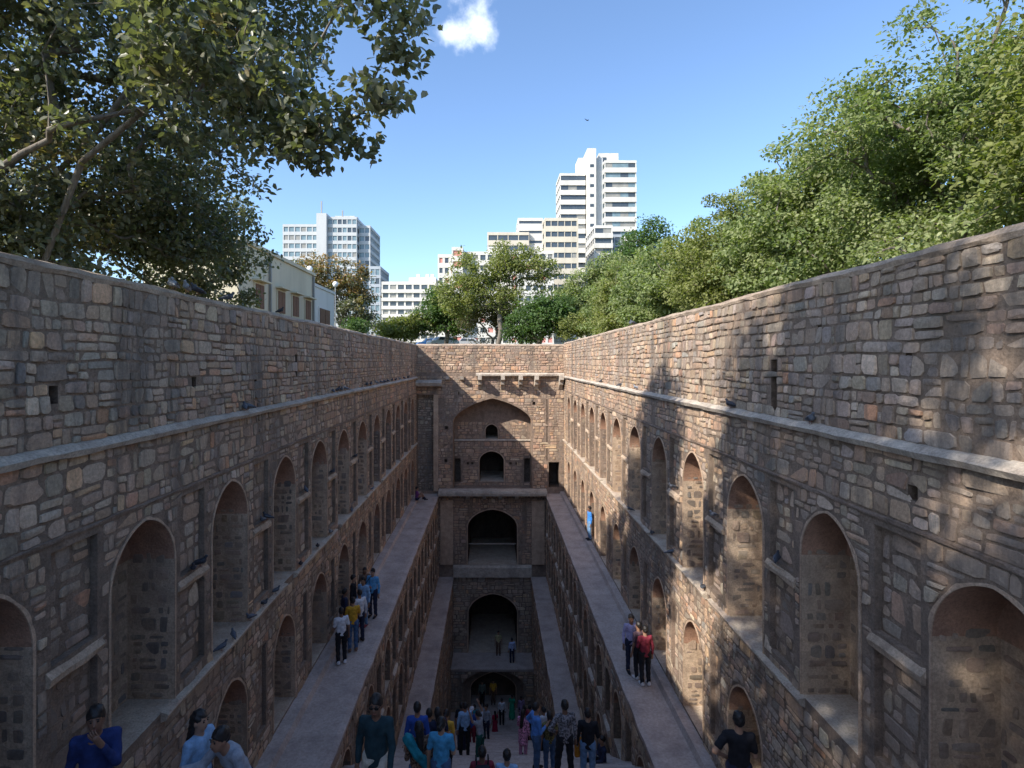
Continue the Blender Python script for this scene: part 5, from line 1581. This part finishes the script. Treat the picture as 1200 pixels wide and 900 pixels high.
def pigeon(x, y, z, label, group):
    o = empty('pigeon', (x, y, z), _rp.uniform(0, 6.28))
    s = _rp.uniform(0.95, 1.15); s *= 0.8; o.scale = (s, s, s)
    tag(o, label, 'pigeon', group)
    m = _rp.choice([PG[0], PG[0], PG[1], PG[2]])
    link('body', _pg, m, o)
    for sg in (-1, 1):
        link('wing', _wing[sg], PG[_rp.choice((0, 1))], o)
        link('leg', _leg, LIP, o, (sg * .02, 0, 0))
def pigeons(spots, label, group):
    for (x, y, z) in spots: pigeon(x, y, z, label, group)
yL = lambda u: 5.3 * FPX / (577 - u)
yR = lambda u: 5.0 * FPX / (u - 577)
pigeons([(XL + 0.07, yL(u), -1.03) for u in (283, 287, 388, 393, 398, 403, 428, 433, 440, 445, 449, 453, 458, 462, 467, 472, 477)], 'pigeon perched on the cornice of the shaded side wall', 'pigeons on the shaded cornice')
pigeons([(XL - 0.12, yL(u), 1.23) for u in (209, 213, 227, 238, 241, 274, 334)], 'pigeon on the coping of the shaded side wall', 'pigeons on the shaded coping')
pigeons([(XL + 0.06, y, -5.60) for y in (10.9, 11.4, 12.2, 12.9, 13.6, 15.4, 16.9, 18.3, 21.0, 24.5)], 'pigeon on the sill ledge of the shaded side wall', 'pigeons on the shaded sill ledge')
pigeons([(XL + 0.05, 5.72 + 2.87 * k - 1.435 + dy, -3.69) for k, dy in ((2, 0.1), (2, -0.15), (3, 0), (3, 0.25), (4, 0.1), (5, -0.1), (6, 0.1))], 'pigeon on a small panel ledge of the shaded side wall', 'pigeons on the shaded panel ledges')
pigeons([(XR - 0.07, yR(u), -0.965) for u in (955, 706, 729, 748, 860)], 'pigeon perched on the cornice of the dappled side wall', 'pigeons on the dappled cornice')
pigeons([(XR + 0.12, yR(u), 1.35) for u in (735, 738)], 'pigeon on the coping of the dappled side wall', 'pigeons on the dappled coping')
pigeons([(XR - 0.06, y, -5.36) for y in (13.2, 15.6, 17.4, 20.2)], 'pigeon on the sill ledge of the dappled side wall', 'pigeons on the dappled sill ledge')
pigeons([(XR - 0.05, 5.55 + 2.83 * k - 1.415, -3.5) for k in (2, 3, 4)], 'pigeon on a small panel ledge of the dappled side wall', 'pigeons on the dappled panel ledges')

# a kite far off in the sky
bx = px(688, 141, 120)
_V = [(0, .35, 0), (-.09, .1, 0), (-.75, .18, .14), (-.72, .02, .14), (-.09, -.1, 0), (-.12, -.42, 0), (.12, -.42, 0), (.09, -.1, 0), (.72, .02, .14), (.75, .18, .14), (.09, .1, 0), (0, 0, .09), (0, 0, -.09)]
_F = [(11, i, (i + 1) % 11) for i in range(11)] + [(12, (i + 1) % 11, i) for i in range(11)]
kb = link('soaring_bird', mesh_py('soaring_bird', _V, _F), PG[1], None, tuple(bx), 0.8)
tag(kb, 'small dark bird soaring high in the open sky', 'bird')

# ------------------------------------------------------------------ cars parked beyond the end facade
def car(label, u, Y, col, rz, dz=0.0):
    z = terrain(Y, 0) + 0.003
    root = empty('parked_car', (pxx(u, Y), Y, z), rz)
    tag(root, label, 'car', 'cars parked beyond the end facade')
    paint = mat_plain('car_paint', col, 0.3, 0.03, spec=0.6)
    prof = [(-2.0, .35), (-2.02, .75), (-1.85, .95), (-1.2, 1.02), (-.75, 1.47), (.9, 1.5), (1.55, 1.05), (1.95, .98), (2.02, .6), (1.98, .35)]
    def ext(pr, w, taper):
        k = len(pr)
        V = [(x, sg * (w - (taper if zz > 1.1 else 0)), zz) for sg in (-1, 1) for x, zz in pr]
        F = [tuple(range(k)), tuple(reversed(range(k, 2 * k)))] + [(i, k + i, k + (i + 1) % k, (i + 1) % k) for i in range(k)]
        return mesh_py('body', V, F)
    link('body', ext(prof, .82, .12), paint, root)
    gl = mat_glass('car_glass', (0.05, 0.06, 0.07))
    link('windscreen', mesh_py('ws', [(-1.17, -.70, 1.06), (-1.17, .70, 1.06), (-.80, .64, 1.44), (-.80, -.64, 1.44)], [(0, 1, 2, 3)]), gl, root)
    link('rear_window', mesh_py('rw', [(1.52, -.70, 1.09), (1.52, .70, 1.09), (.96, .64, 1.47), (.96, -.64, 1.47)], [(3, 2, 1, 0)]), gl, root)
    for sg in (-1, 1):
        for x0, x1 in ((-.95, .05), (.12, 1.2)):
            link('side_window', mesh_py('sw', [(x0, sg * .83, 1.06), (x1, sg * .83, 1.06), (min(x1, .85), sg * .715, 1.42), (max(x0, -.68), sg * .715, 1.42)], [(0, 1, 2, 3)]), gl, root)
        for x in (-1.25, 1.25):
            w = link('wheel', lathe([(.05, -.09), (.3, -.09), (.32, 0), (.3, .09), (.05, .09)], 16), cloth(BLACK), root, (x, sg * .78, .32)); w.rotation_euler = (math.pi / 2, 0, 0)
        link('headlight', _ball, M['globe'], root, (-1.95, sg * .6, .72)).scale = (.06, .14, .08)
car('white hatchback parked beyond the end facade', 519, 74, (0.75, 0.75, 0.74), 0.5)
car('blue car parked beyond the end facade', 505, 80, (0.03, 0.12, 0.32), 0.3)
car('silver car parked under the yellowish tree', 547, 78, (0.5, 0.52, 0.55), 0.1)
